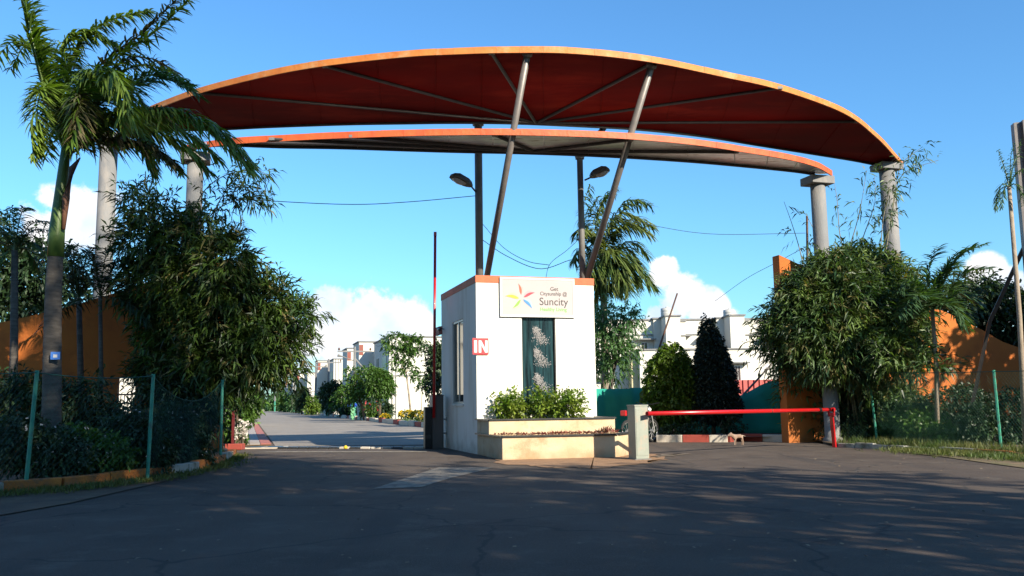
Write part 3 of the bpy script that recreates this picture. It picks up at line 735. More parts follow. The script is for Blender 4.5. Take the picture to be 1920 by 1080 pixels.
loF = [(352, 272), (430, 260), (520, 254), (640, 248), (760, 244), (860, 242), (960, 242), (1080, 245), (1180, 250), (1300, 261), (1400, 276), (1480, 290), (1530, 304), (1558, 320)]
loR = [(358, 272), (430, 270), (520, 273), (640, 275), (760, 279), (860, 282), (960, 284), (1080, 288), (1180, 293), (1300, 301), (1400, 310), (1470, 317), (1510, 322), (1535, 327)]
cL, fL, rL = canopy('lower_canopy', 'narrow lower curved gate canopy with weathered silver underside and red orange edge', loF, loR, zL, (1000, 284), [(510, 261), (660, 256), (928, 253), (1182, 262), (1380, 285)], M_soffit, M_fascia_r, .14, 36)

def column(name, px, py, d, ztop, rad, label, capw=.62, rz=0.0):
    p = at(px, py, d); p.z = 0
    r = empty(name, p, KA + rz, label, 'column', 'round gate columns')
    MB().lathe([(rad + .05, -.02), (rad + .05, .12), (rad, .16), (rad, ztop * .5), (rad, ztop - .292)], 28).build('shaft', M_conc, r, smooth=True)
    b = capw / 2
    MB().box(-b, b, -b * .8, b * .8, ztop - .29, ztop - .09).build('capital', M_conc, r, bevel=.012)
    return r
column('gate_column', 201, 350, 22.0, zU, .215, 'tall round concrete column at far left carrying the upper canopy', .66)
column('gate_column', 366, 320, 19.1, zL, .175, 'round concrete column rising out of the left bamboo under the lower canopy')
column('gate_column', 1535, 380, 22.0, zL, .185, 'round concrete column under the right tip of the lower canopy', .66)
column('gate_column', 1667, 380, 26.0, zU, .225, 'tall round concrete column with a vine under the right tip of the upper canopy', .74)

def strut(name, a, b, r, m, label, group):
    root = empty(name, a, 0, label, 'support', group)
    MB().tube([(0, 0, 0), tuple(b - a)], r, 14).build('pipe', m, root, smooth=True)
    MB().lathe([(r * 2, 0), (r * 2, .02)], 12).build('foot_plate', m, root)
    t = (b - a).normalized()
    MB().tube([tuple((b - a) - t * .05), tuple((b - a) + t * .02)], r * 1.5, 10).build('head_collar', m, root)
    return root
roofz = HB - .18
def diag(bx, by, d0, mx, my, tx, ty):
    t = gz(tx, ty, zU - .02); m = gz(mx, my, zL); b = at(bx, by, d0)
    dirv = (b - t).normalized(); s = (roofz - b.z) / dirv.z
    return b + dirv * s, t
a, b = diag(914, 513, 20.15, 965, 250, 989, 100)
strut('canopy_strut', a, b, .072, M_steel, 'left leaning grey steel pipe from the booth roof to the upper canopy edge', 'leaning canopy struts')
a, b = diag(1101, 521, 21.0, 1185, 262, 1222, 122)
strut('canopy_strut', a, b, .075, M_steel, 'right leaning grey steel pipe from the booth roof to the upper canopy edge', 'leaning canopy struts')
p1a = at(899, 500, 21.8); p1a.z = roofz; p1b = Vector((p1a.x, p1a.y, zU))
strut('lamp_pole', p1a, p1b, .10, M_galv, 'left upright pole on the booth roof passing behind the lower canopy', 'upright roof poles')
p2a = at(1092, 500, 21.0); p2a.z = roofz; p2b = Vector((p2a.x, p2a.y, zL + .25))
strut('lamp_pole', p2a, p2b, .075, M_galv, 'right upright pole on the booth roof ending at the lower canopy', 'upright roof poles')
e = gz(1131, 240, zU)
strut('link_strut', p2b, e, .06, M_dsteel, 'short dark strut linking the two canopies above the right upright pole', None)

def lamp(p0, p1, p2, label):
    """arm from p0 to p1, lantern from p1 to p2"""
    root = empty('street_lamp', p0, 0, label, 'street lamp', 'street lamps on the roof poles')
    a = p1 - p0; b = p2 - p0; ax = (b - a).normalized(); ln = (b - a).length
    MB().tube([(0, 0, 0), tuple(a * 1.05)], .022, 6).build('arm', M_dsteel, root)
    side = ax.cross(Vector((0, 0, 1))).normalized(); upv = side.cross(ax).normalized()
    Mx = Matrix((( ax.x, side.x, upv.x, a.x), (ax.y, side.y, upv.y, a.y), (ax.z, side.z, upv.z, a.z), (0, 0, 0, 1)))
    prof = [(0, .04, .035), (.12, .085, .06), (.3, .11, .085), (.75, .12, .085), (.95, .09, .05), (1, .04, .02)]
    vs = []; fs = []
    for i, (t, hw, hh) in enumerate(prof):
        hw *= 1.35; hh *= 1.35
        for k in range(6):
            x = (-1, -.75, .75, 1, 1, -1)[k] * hw; z = (.1, 1, 1, .1, -.25, -.25)[k] * hh
            vs.append(Mx @ Vector((t * ln, x, z)))
    for i in range(len(prof) - 1):
        for k in range(6): fs.append((i * 6 + k, i * 6 + (k + 1) % 6, i * 6 + 6 + (k + 1) % 6, i * 6 + 6 + k))
    fs += [tuple(range(5, -1, -1)), tuple(range(30, 36))]
    MB().add(vs, fs).build('housing', M_lamp, root)
    vs = []; fs = []
    pr = [(.3, .06, .01), (.4, .095, .06), (.6, .10, .085), (.8, .09, .06), (.9, .05, .01)]
    for t, hw, dp in pr:
        for k in range(5):
            x = (-1, -.8, 0, .8, 1)[k] * hw; z = -.03 - (0, .7, 1, .7, 0)[k] * dp
            vs.append(Mx @ Vector((t * ln, x, z)))
    for i in range(4):
        for k in range(4): fs.append((i * 5 + k, i * 5 + k + 1, i * 5 + 6 + k, i * 5 + 5 + k))
    MB().add(vs, fs).build('lens', M_lens, root, smooth=True)
lamp(at(894, 362, 21.8), at(884, 350, 21.5), at(846, 329, 21.1), 'street lamp head pointing left from the left roof pole')
lamp(at(1096, 338, 21.0), at(1107, 333, 21.0), at(1142, 317, 20.8), 'street lamp head pointing right from the right roof pole')
def cable(pts, d, label, r=.009, cat='cable'):
    P = [at(x, y, dd) for (x, y), dd in zip(pts, d)]
    c = smooth_curve(P, 16); o = c[0].copy()
    ob = MB().tube([p - o for p in c], r, 4).build('overhead_cable', M_cable); ob.location = o
    return tag(ob, label, cat, 'overhead cables')
cable([(893, 367), (760, 379), (640, 383), (420, 372)], (21.8, 21, 20.5, 19.6), 'thin cable from the left roof pole across the sky to the left bamboo')
cable([(905, 420), (945, 465), (990, 490), (1030, 497)], (21.8, 23, 24, 25), 'upper sagging cable hanging between the two roof poles')
cable([(905, 450), (950, 480), (1012, 504), (1070, 487)], (21.8, 22, 22, 21.5), 'lower sagging cable hanging between the two roof poles')
cable([(1021, 540), (1030, 497), (1062, 470), (1086, 448)], (25, 25, 23, 21), 'cable dropping from the right roof pole behind the sign board')
cable([(1150, 405), (1230, 424), (1340, 439), (1510, 437)], (30, 30, 30, 30), 'long thin cable behind the coconut palm towards the right columns')
cable([(1340, 565), (1400, 522), (1460, 490), (1530, 452)], (34, 32, 30, 27), 'thin cable sloping up to the right behind the orange wall end')

# ------------------------------------------------------------------ curved orange walls
def gate_wall(name, label, origin, direc, prof, hole=None):
    """wall slab from origin along direc; prof = [(t, height)]"""
    root = empty(name, origin, 0, label, 'wall')
    c = []; m = len(prof) - 1
    P = [Vector((a, b, 0)) for a, b in prof]; c = smooth_curve(P, 40)
    th = .30; nrm = Vector((-direc.y, direc.x, 0)); 
    if nrm.y < 0: nrm = -nrm
    cuts = sorted(set([p.x for p in c] + (list(hole[:2]) if hole else [])))
    def h(t):
        for a, b in zip(c, c[1:]):
            if a.x <= t <= b.x + 1e-9: return a.y + (b.y - a.y) * (t - a.x) / max(1e-9, b.x - a.x)
        return c[-1].y
    mb = MB()
    for i, (a, b) in enumerate(zip(cuts, cuts[1:])):
        segs = [(0, None)]
        if hole and a >= hole[0] - 1e-6 and b <= hole[1] + 1e-6: segs = [(0, hole[2]), (hole[3], None)]
        for z0, z1 in segs:
            za, zb = (h(a), h(b)) if z1 is None else (z1, z1)
            vs = []
            for t, z in ((a, z0), (b, z0), (b, zb), (a, za)):
                for o in (0, th): q = direc * t + nrm * o; vs.append((q.x, q.y, z))
            mb.add(vs, [(0, 2, 4, 6), (7, 5, 3, 1), (6, 4, 5, 7)] + ([(0, 1, 3, 2)] if z0 else []) + ([(0, 6, 7, 1)] if i == 0 else []) + ([(2, 3, 5, 4)] if i == len(cuts) - 2 else []) +
                   ([(0, 6, 7, 1)] if hole and abs(a - hole[1]) < 1e-6 else []) + ([(2, 3, 5, 4)] if hole and abs(b - hole[0]) < 1e-6 else []))
    mb.build('wall_slab', M_ored, root)
    return root
wl = at(418, 840, 21.3); wl.z = 0
def tpar(px, o, d):
    r = ray(px, 740); # intersect ray azimuth with wall line
    k = r.x / r.y; return (k * o.y - o.x) / (d.x - k * d.y)
dl = -U; t0, t1 = tpar(253, wl, dl), tpar(220, wl, dl)
zt = at(236, 708, (wl + dl * (t0 + t1) / 2).y).z; zb = at(236, 790, (wl + dl * t0).y).z
lw = gate_wall('left_orange_wall', 'curved orange gate wall with a square opening behind the left garden', wl, dl, [(0, 4.7), (1.6, 4.16), (2.5, 3.8), (4.35, 3.2), (7, 2.6), (11, 2.2), (16, 2.1)], (t0, t1, zb, zt))
tc0 = wl + dl * ((t0 + t1) / 2)
MB().tube([(dl * t0).to_tuple()[:2] + (zb + .62,), (dl * t1).to_tuple()[:2] + (zb + .62,)], .02, 6).build('grille_bar', M_dsteel, lw)
for k in range(5):
    q = dl * (t0 + (t1 - t0) * (k + .5) / 5)
    MB().tube([(q.x, q.y + .1, zb), (q.x, q.y + .1, zb + .62)], .01, 5).build('grille_bar', M_dsteel, lw)
wr = at(1480, 840, 22.4); wr.z = 0
gate_wall('right_orange_wall', 'curved orange gate wall sweeping down behind the right bamboo', wr, U, [(0, 4.78), (1.2, 4.35), (2.8, 4.0), (4.73, 3.52), (6.3, 2.92), (7.3, 2.5), (9.5, 2.1), (15, 1.9)])

# ------------------------------------------------------------------ fences
def chain_fence(name, label, pts, heights, sag=None, lean=None):
    o = Vector((pts[0][0], pts[0][1], 0)); root = empty(name, o, 0, label, 'fence')
    P = [Vector((p[0], p[1], 0)) - o for p in pts]
    for i, p in enumerate(P):
        lx = lean[i] if lean else 0
        MB().tube([(p.x, p.y, 0), (p.x + lx, p.y, heights[i])], .027, 6).build('post', M_gpost, root)
    for i, (a, b) in enumerate(zip(P, P[1:])):
        ln = (b - a).length; sp = .085; V = []; F = []
        la = lean[i] if lean else 0; lb_ = lean[i + 1] if lean else 0
        ha, hb2 = heights[i] - .03, heights[i + 1] - .03
        sg = sag[i] if sag else 0.03
        def pt(s, z):                # s along 0..1, z 0..1 of the height
            h_ = ha + (hb2 - ha) * s - sg * 4 * s * (1 - s) * z
            q = a.lerp(b, s); zz = .06 + (h_ - .06) * z
            return (q.x + (la + (lb_ - la) * s) * z, q.y + .03 * math.sin(s * 9 + z * 3) * z, zz)
        hm = (ha + hb2) / 2; nz_ = int(hm / sp); nx = int(ln / sp)
        wr_ = .0017
        for sgn in (1, -1):
            for k in range(-nz_, nx + nz_):
                # diagonal wire
                lo_s = k * sp if sgn > 0 else (k + nz_) * sp
                pts_ = []
                steps = 6
                for q in range(steps + 1):
                    z = q / steps; s = lo_s + sgn * z * nz_ * sp
                    if -1e-6 <= s <= ln + 1e-6: pts_.append(pt(s / ln, z))
                for p_, q_ in zip(pts_, pts_[1:]):
                    n0 = len(V); V += [(p_[0] - wr_, p_[1], p_[2]), (p_[0] + wr_, p_[1], p_[2]), (q_[0] + wr_, q_[1], q_[2]), (q_[0] - wr_, q_[1], q_[2]),
                                       (p_[0], p_[1] + wr_ * 1.7, p_[2]), (q_[0], q_[1] + wr_ * 1.7, q_[2])]
                    F += [(n0, n0 + 1, n0 + 2, n0 + 3), (n0 + 1, n0 + 4, n0 + 5, n0 + 2), (n0 + 4, n0, n0 + 3, n0 + 5)]
        ob = np_mesh('netting', V, F, M_net, root); ob['kind'] = 'stuff'
        mb = MB(); mb.tube([pt(s / 8, 1) for s in range(9)], .008, 5).build('top_wire', M_net, root)
    return root
lf = [gz(-330, 985), gz(-190, 955), gz(47, 925), gz(276, 905), gz(413, 871)]
chain_fence('left_chain_link_fence', 'green chain link fence on green posts in front of the dark left garden', [(p.x, p.y) for p in lf], [1.6, 1.6, 1.62, 1.6, 1.62], [.03, .03, .05, .38], [0, 0, .07, .03, 0])
rf = [gz(1523, 829), gz(1645, 831), gz(1878, 850), gz(2080, 866)]
chain_fence('right_chain_link_fence', 'green chain link fence on green posts in front of the right bamboo', [(p.x, p.y) for p in rf], [1.75, 1.75, 1.6, 1.6], [.02, .02, .02], [-.05, -.10, -.02, 0])

# ------------------------------------------------------------------ houses
def house(name, label, o, rz, boxes, wins, bands=(), cat='house', pers=()):
    root = empty(name, o, rz, label, cat)
    for i, (b, m) in enumerate(boxes):
        wl_ = MB().box(*b).build('wall_block', m, root)
        MB().box(b[0] - .08, b[1] + .08, b[2] - .08, b[3] + .08, b[5], b[5] + .10).build('coping', M_conc, wl_)
    for (x0, x1, y, z0, z1, shade) in wins:
        f = MB().box(x0 - .06, x1 + .06, y - .05, y + .01, z0 - .06, z1 + .06).build('window', M_wpaint, root)
        n = 2
        for k in range(n):
            a = x0 + (x1 - x0) * k / n; b = x0 + (x1 - x0) * (k + 1) / n
            MB().box(a + .02, b - .02, y - .065, y - .052, z0, z1).build('pane', M_dwin, f)
        if shade: MB().box(x0 - .5, x1 + .5, y - .55, y + .0, z1 + .18, z1 + .26).build('sunshade', M_conc, root)
    for b in bands: MB().box(*b).build('string_course', M_conc, root)
    for (x0, x1, y, z0, z1, nv) in pers:    # open roof frame
        mb = MB()
        for k in range(nv): x = x0 + (x1 - x0) * k / (nv - 1); mb.box(x - .05, x + .05, y, y + .1, z0, z1)
        mb.box(x0, x1, y - .01, y + .11, z1, z1 + .12).box(x0, x1, y + .02, y + .08, (z0 + z1) / 2, (z0 + z1) / 2 + .06)
        mb.build('roof_frame', M_house, root)
    return root
# right row, seen over the shade net: facade at distance 58
HD = 58.0
HR = R(3)
ho = at(1100, 740, HD); ho.z = 0
s_ = HD / FPX
def hx(px): return (px - 1100) * s_
def hz(py, px=1250): return at(px, py, HD).z
def house_unit(x0px, label, first):
    q = x0px
    bx = [((hx(q), hx(q + 112), .0, 9, 0, hz(600)), M_house),                       # main block
          ((hx(q + 126), hx(q + 153), -1.6, 6, hz(658), hz(597)), M_house),          # tower
          ((hx(q + 112), hx(q + 126), -.2, 6, 0, hz(598)), M_house),
          ((hx(q + 153), hx(q + 170), -.5, 6, hz(660), hz(604)), M_house),
          ((hx(q + 170), hx(q + 200), .9, 7, 0, hz(640)), M_house),
          ((hx(q + 75), hx(q + 200), -1.7, 0, 0, hz(659)), M_house),
          ((hx(q + 62), hx(q + 75), -1.2, 0, 0, hz(662)), M_house2)]
    wins = [(hx(q + 88), hx(q + 100), -.02, hz(657), hz(642), 1), (hx(q + 13), hx(q + 21), -.02, hz(727), hz(713), 1), (hx(q + 130), hx(q + 140), -1.72, hz(720), hz(690), 1), (hx(q + 35), hx(q + 48), -.02, hz(650), hz(636), 1)]
    return house('white_house', label, ho, HR, bx, wins, [(hx(q) - .02, hx(q + 112), -.06, 0.02, hz(628), hz(626))], pers=[(hx(q + 171), hx(q + 199), 1.0, hz(640), hz(612), 5)])
house_unit(1117, 'white flat roofed house with a yellow strip and dark upper window behind the green net', True)
house_unit(1237, 'white flat roofed house mostly hidden behind the dark cone tree', False)
house_unit(1357, 'white flat roofed house partly hidden by the left edge of the right bamboo', False)
def tank(px, py0, py1, wpx, label):
    p = at(px, py0, HD + 1.0); r = wpx / 2 * s_; h = at(px, py1, HD + 1).z - p.z
    root = empty('water_tank', (p.x, p.y, p.z + .1), 0, label, 'water tank', 'round rooftop water tanks')
    MB().lathe([(r, 0), (r * 1.03, h * .06), (r, h * .12), (r, h * .3), (r * 1.03, h * .34), (r, h * .38), (r, h * .62), (r * 1.03, h * .66), (r, h * .7), (r * .98, h * .92), (r * .6, h * 1.0), (r * .25, h * 1.02)], 20).build('tank_body', M_tank, root, smooth=True)
    MB().lathe([(r * .25, h * 1.02), (r * .25, h * 1.1)], 12).build('lid', M_tank, root)
tank(1251, 597, 580, 24, 'round pale water tank on the roof behind the leaning pole')
tank(1368, 600, 583, 23, 'round pale water tank on the roof right of the dark cone tree')
# left row along the inner road
def row_house(label, pxl, pxr, top, d, seed, piers=2):
    a = at(pxl, 740, d); a.z = 0; b = at(pxr, 740, d)
    wd = (b.x - a.x) / math.cos(KA) + .5; hh = at((pxl + pxr) / 2, top, d).z
    bx = [((0, wd, 0, 8, 0, hh), M_house)]
    wins = []
    off = 0
    for k in range(piers):
        y0 = 9.2 + k * 9
        bx.append(((-1.1, 3, y0, y0 + 4.0, 0, hh + .25), M_house)); bx.append(((.6, 6, y0 - 1.3 if k else 8.0, y0, 0, hh - .3), M_house))
        if k: bx.append(((.6, 6, y0 - 5, y0 - 1.3, 0, hh - .3), M_house))
    root = house('row_house', label, a, KA, bx, [], [(-.06, wd, -.05, .0, hh * .52, hh * .52 + .08)])
    for k in range(piers):
        y0 = 9.2 + k * 9
        MB().box(-1.08, -.75, y0 - .03, y0, hh * .86, hh + .02).build('brown_panel', M_brown, root)
        MB().box(-1.13, -1.10, y0 + 1, y0 + 3, hh * .55, hh * .75).build('window', M_dwin, root)
    MB().box(-.03, 0, 1.2, 3.4, hh * .58, hh * .78).build('window', M_dwin, root)
    MB().box(-.03, 0, 5.2, 6.4, hh * .15, hh * .78).build('window', M_dwin, root)
    MB().box(.2, .28, -.05, 0, 0, hh).box(.5, .56, -.05, 0, 0, hh).build('drain_pipe', M_conc, root)
    return root
row_house('nearest white row house with a large blank end wall left of the booth', 729, 850, 631, 66, 1)
row_house('second white row house along the inner road behind the round green tree', 625, 700, 673, 102, 2, 1)
row_house('third white row house along the inner road, small in the distance', 576, 604, 699, 140, 3, 1)
row_house('farthest white row house at the end of the inner road', 549, 566, 712, 185, 4, 1)
# bright house seen through the square opening on the left
p = at(205, 740, 44); p.z = 0
house('white_house', 'sunlit white house glimpsed through the square opening in the left wall', p, KA, [((-3, 6, 0, 8, 0, 5.5), M_house)], [(3.2, 4.2, -.02, 3, 4.2, 1)])

# utility poles and the small green post
def upole(px, ybase, ytop, d, label, lampside=0, brace=False):
    b = at(px, ybase, d); b.z = 0; t = at(px, ytop, d).z
    r = empty('utility_pole', b, KA, label, 'utility pole', 'utility poles along the inner road')
    MB().tube([(0, 0, 0), (0, 0, t * .42)], .15, 8).build('green_base', M_gpost, r)
    MB().tube([(0, 0, t * .42), (0, 0, t)], [.13, .09], 8).build('shaft', M_conc, r)
    MB().box(-1.3, 1.3, -.06, .06, t - .42, t - .31).build('cross_arm', M_conc, r)
    for x in (-1.2, 0, 1.2): MB().lathe([(.05, t - .28), (.09, t - .2), (.04, t - .08)], 8, Matrix.Translation((x, 0, 0))).build('insulator', M_rust, r)
    if lampside: MB().tube([(0, 0, t * .8), (-.9, 0, t * .86), (-1.3, 0, t * .88)], [.04, .04, .13], 6).build('lamp_arm', M_galv, r)
    if brace: MB().tube([(0, .0, t - .9), (2.4, .0, t * .35)], .07, 6).build('brace', M_conc, r)
    return r
upole(664, 786, 650, 68, 'nearest utility pole with a slanted brace beside the round green tree', 1, True)
upole(615, 780, 673, 90, 'utility pole with a green base left of the nearest braced one', 0)
upole(591, 777, 682, 107, 'utility pole with a green base third along the inner road', 1)
upole(551, 773, 722, 140, 'plain grey pole fourth along the inner road', 0)
upole(515, 770, 726, 175, 'farthest utility pole near the end of the inner road', 0)
gp = gz(661, 787); gp.z = 0
g = empty('marker_post', gp, 0, 'pale green marker post with two small round blue signs at the road edge', 'post')
hh = at(661, 764, gp.y).z; s1 = gp.y / FPX
MB().box(-3 * s1, 3 * s1, -.12, .12, 0, hh).build('stump', M_gstump, g, bevel=.02)
MB().box(-2.5 * s1, 2.5 * s1, -.08, .08, hh, hh + 8 * s1).build('upper_post', M_gpost, g)
for sx_ in (-1, 1):
    Mx = Matrix.Translation((sx_ * 5.4 * s1, -.15, hh + 4.5 * s1)) @ Matrix.Rotation(R(90), 4, 'X')
    MB().lathe([(3.6 * s1, 0), (3.6 * s1, .03)], 16, Mx).build('round_sign', M_blue, g)

# ------------------------------------------------------------------ shade net, sheet fence, kerbed bed at the right lane
def drape(name, label, cat, px0, px1, d0, d1, top, m, waves, nseg=60, amp=.10, seed=0):
    a = at(px0, 760, d0); b = at(px1, 760, d1); a.z = b.z = 0
    rr = random.Random(seed); ph = rr.random() * 6
    tn = (b - a).normalized(); nr = Vector((tn.y, -tn.x, 0))
    def off(t, z): return amp * (math.sin(t * waves + ph) + .5 * math.sin(t * waves * 2.3 + ph * 2 + z * 2)) * (.4 + .6 * z)
    V = []; F = []; rows = 5
    for i in range(nseg + 1):
        t = i / nseg; px = px0 + (px1 - px0) * t; p = a.lerp(b, t)
        zt_ = at(px, top(px), p.y).z
        for k in range(rows + 1): z = k / rows; q = p + nr * off(t, z) - a; V.append((q.x, q.y, z * zt_))
    for i in range(nseg):
        for k in range(rows): n0 = i * (rows + 1) + k; F.append((n0, n0 + rows + 1, n0 + rows + 2, n0 + 1))
    root = empty(name, a, 0, label, cat)
    cl_ = np_mesh('cloth', V, F, m, root); sd = cl_.modifiers.new('thick', 'SOLIDIFY'); sd.thickness = .01
    for p_ in cl_.data.polygons: p_.use_smooth = True
    np_ = max(2, int((b - a).length / 2.2))
    for k in range(np_ + 1):
        p = a.lerp(b, k / np_) - nr * .15 - a; px = px0 + (px1 - px0) * k / np_; zt_ = at(px, top(px), (a.lerp(b, k / np_)).y).z
        MB().tube([(p.x, p.y, 0), (p.x, p.y, zt_ + .02)], .03, 6).build('net_post', M_rust, root)
    return root
def top1(px): return 729 if px < 1180 else 727
def top2(px): return 745 if px < 1385 else 745 - (px - 1385) * .45 if px < 1460 else 711
drape('shade_net_fence', 'green shade net fence left of the round bush, hung on thin posts', 'fence', 1095, 1260, 27.0, 27.4, top1, M_shade, 14, seed=1)
drape('shade_net_fence', 'green shade net fence right of the dark cone tree rising to the orange wall', 'fence', 1262, 1492, 27.4, 25.2, top2, M_shade, 11, seed=2, amp=.12)
a = at(1375, 760, 31); b = at(1500, 760, 31); a.z = 0
cs = empty('corrugated_fence', a, 0, 'pale red corrugated sheet fence showing above the green net', 'fence')
wd = b.x - a.x; hh = at(1420, 712, 31).z; npn = 10
V = []; F = []; nn = 120
prof = MB()
per_ = wd / 12
for k in range(12):
    mb = MB(); x0 = k * per_
    pts = [(0, 0), (.45, 0), (.55, .05), (.9, .05), (1.0, 0)]
    vs = [(x0 + p[0] * per_, p[1], z) for z in (0, hh) for p in pts] + [(x0 + p[0] * per_, p[1] + .006, z) for z in (0, hh) for p in pts]
    mb.add(vs, [(i, i + 1, i + 6, i + 5) for i in range(4)] + [(10 + i + 5, 10 + i + 6, 10 + i + 1, 10 + i) for i in range(4)] + [(5 + i, 6 + i, 16 + i, 15 + i) for i in range(4)])
    mb.build('sheet', M_corr, cs)
MB().box(0, wd, .06, .12, hh - .1, hh - .04).build('rail', M_rust, cs)
kp = [gz(1231, 829), gz(1330, 829), gz(1365, 829), gz(1390, 827), gz(1476, 829)]
kerb('exit_lane_kerb', [(p.x, p.y) for p in kp], .62, .19, .15, lambda i: (M_kwc, M_kred, M_kwc, M_kred, M_kred)[i % 5], jitter=.01)
sheet('bush_bed', [(kp[0].x, kp[0].y + .1), (kp[-1].x, kp[-1].y + .1), (8.5, 27), (2.5, 27)], .13, M_soil)
# leaning poles
def pole(name, p0, p1, r, m, label, cat='pole', group=None):
    o = empty(name, p0, 0, label, cat, group)
    MB().tube([(0, 0, 0), tuple((p1 - p0) * .5 + Vector((.02, 0, .01))), tuple(p1 - p0)], [r, r * .9, r * .7], 7).build('shaft', m, o)
    return o
p0 = at(1190, 780, 26.4); p0.z = 0; pole('leaning_pole', at(1180, 815, 26.0), at(1270, 550, 26.4), .035, M_rust, 'thin brown pole leaning right above the motorcycle')
pole('leaning_pole', at(1375, 760, 26.6), at(1460, 668, 26.6), .035, M_steel, 'short grey pole leaning against the orange wall above the red sheets')
p0 = at(1513, 780, 24.5); p0.z = 0; pole('slim_mast', p0, at(1513, 405, 24.5), .045, M_rust, 'thin rusty mast behind the column of the lower canopy')

# motorcycle behind the cabinet
mo = gz(1224, 829); mo.z = 0
bike = empty('motorcycle', mo, R(50), 'parked motorcycle mostly hidden behind the pale barrier cabinet', 'motorcycle')
def wheel(x):
    Mx = Matrix.Translation((x, 0, .30)) @ Matrix.Rotation(R(90), 4, 'X')
    mb = MB(); pts = [(.30 * math.cos(a), 0, .30 * math.sin(a)) for a in [2 * math.pi * k / 24 for k in range(25)]]
    w_ = MB().tube([(x + p[0] * .92, 0, .31 + p[2] * .92) for p in pts], .035, 8, cap=False).build('wheel', M_rubber, bike)
    MB().tube([(x + p[0] * .80, 0, .31 + p[2] * .80) for p in pts], .012, 6, cap=False).build('rim', M_alu, w_)
    sp_ = MB()
    for k in range(10):
        a = 2 * math.pi * k / 10; sp_.tube([(x, 0, .31), (x + .24 * math.cos(a), 0, .31 + .24 * math.sin(a))], .005, 4)
    sp_.lathe([(.05, -.05), (.05, .05)], 10, Mx).build('spokes', M_alu, w_)
wheel(0); wheel(-1.22)
MB().tube([(0, -.06, .31), (-.12, -.06, .72), (-.2, -.04, .95)], .022, 6).tube([(0, .06, .31), (-.12, .06, .72), (-.2, .04, .95)], .022, 6).build('fork', M_alu, bike)
MB().tube([(-.12, -.32, 1.04), (-.22, -.12, 1.0), (-.22, .12, 1.0), (-.12, .32, 1.04)], .016, 6).build('handlebar', M_black, bike)
MB().tube([(.12, 0, .62), (-.02, 0, .68), (-.2, 0, .6)], .06, 8, squash=.5).build('front_mudguard', M_black, bike)
MB().lathe([(.02, 0), (.08, .02), (.10, .08), (.06, .14)], 12, Matrix.Translation((-.12, 0, .84)) @ Matrix.Rotation(R(-80), 4, 'Y')).build('headlight', M_alu, bike)
MB().tube([(-.28, 0, .80), (-.45, 0, .86), (-.68, 0, .80), (-.72, 0, .72)], [.08, .15, .13, .06], 10).build('fuel_tank', M_black, bike, smooth=True)
MB().tube([(-.7, 0, .78), (-.95, 0, .79), (-1.3, 0, .84)], [.09, .12, .08], 8, squash=.5).build('seat', M_rubber, bike)
MB().tube([(-.25, 0, .8), (-.5, 0, .45), (-.8, 0, .35), (-1.22, 0, .31)], .025, 6).tube([(-.5, 0, .7), (-.95, 0, .7), (-1.35, 0, .78)], .02, 6).build('frame', M_dsteel, bike)
MB().box(-.75, -.42, -.12, .12, .26, .52).lathe([(.09, 0), (.09, .28)], 10, Matrix.Translation((-.45, 0, .42)) @ Matrix.Rotation(R(35), 4, 'Y')).build('engine', M_steel, bike, bevel=.02)
MB().tube([(-.5, -.14, .35), (-.9, -.16, .26), (-1.45, -.16, .34)], [.02, .035, .045], 8).build('exhaust', M_alu, bike)
MB().box(-1.42, -1.34, -.08, .08, .72, .86).build('tail_light', M_red, bike, bevel=.015)

# small dog at the kerb, one skinned body
def skin_obj(name, joints, edges, m, parent, sub=1):
    me = bpy.data.meshes.new(name); me.from_pydata([j[:3] for j in joints], edges, []); me.update()
    o = bpy.data.objects.new(name, me); COL.objects.link(o); o.parent = parent
    md = o.modifiers.new('skin', 'SKIN'); sv = me.skin_vertices[0].data if me.skin_vertices else None
    if sv is None:
        bpy.context.view_layer.objects.active = o; me.skin_vertices_ensure() if hasattr(me, 'skin_vertices_ensure') else None
        sv = me.skin_vertices[0].data if me.skin_vertices else None
    if sv:
        for i, j in enumerate(joints): sv[i].radius = (j[3], j[3]); sv[i].use_root = (i == 0)
    ss = o.modifiers.new('sub', 'SUBSURF'); ss.levels = sub; ss.render_levels = sub
    me.materials.append(m); return o
M_fur = mat('dog_fur', (.33, .20, .13), .9, (.42, .32, .25), 8)
dg = gz(1386, 836); dg.z = .005
dog = empty('dog', dg, R(188), 'small pale brown dog standing at the red and white kerb, head low', 'dog')
J = [(0, 0, .225, .050), (.09, 0, .215, .058), (.15, 0, .235, .042), (.195, 0, .262, .036), (.23, 0, .258, .036), (.285, 0, .232, .016),
     (-.07, 0, .225, .042), (-.11, 0, .24, .009), (-.17, 0, .215, .006),
     (.105, .035, .15, .018), (.10, .038, .08, .011), (.105, .038, .012, .011), (.105, -.035, .15, .018), (.10, -.038, .08, .011), (.105, -.038, .012, .011),
     (-.07, .035, .16, .022), (-.095, .038, .085, .011), (-.08, .038, .012, .011), (-.07, -.035, .16, .022), (-.095, -.038, .085, .011), (-.08, -.038, .012, .011),
     (.19, .028, .315, .009), (.19, -.028, .315, .009)]
E = [(0, 1), (1, 2), (2, 3), (3, 4), (4, 5), (0, 6), (6, 7), (7, 8), (1, 9), (9, 10), (10, 11), (1, 12), (12, 13), (13, 14), (6, 15), (15, 16), (16, 17), (6, 18), (18, 19), (19, 20), (3, 21), (3, 22)]
mbd = MB()
def dog_chain(idx):
    mbd.tube([J[i][:3] for i in idx], [J[i][3] for i in idx], 8)
try:
    skin_obj('body', J, E, M_fur, dog)
except Exception as ex_:
    print('skin fallback', ex_)
MB().lathe([(.004, 0), (.007, .004), (.002, .008)], 8, Matrix.Translation((.295, 0, .212)) @ Matrix.Rotation(R(90), 4, 'Y')).build('nose', M_black, dog)

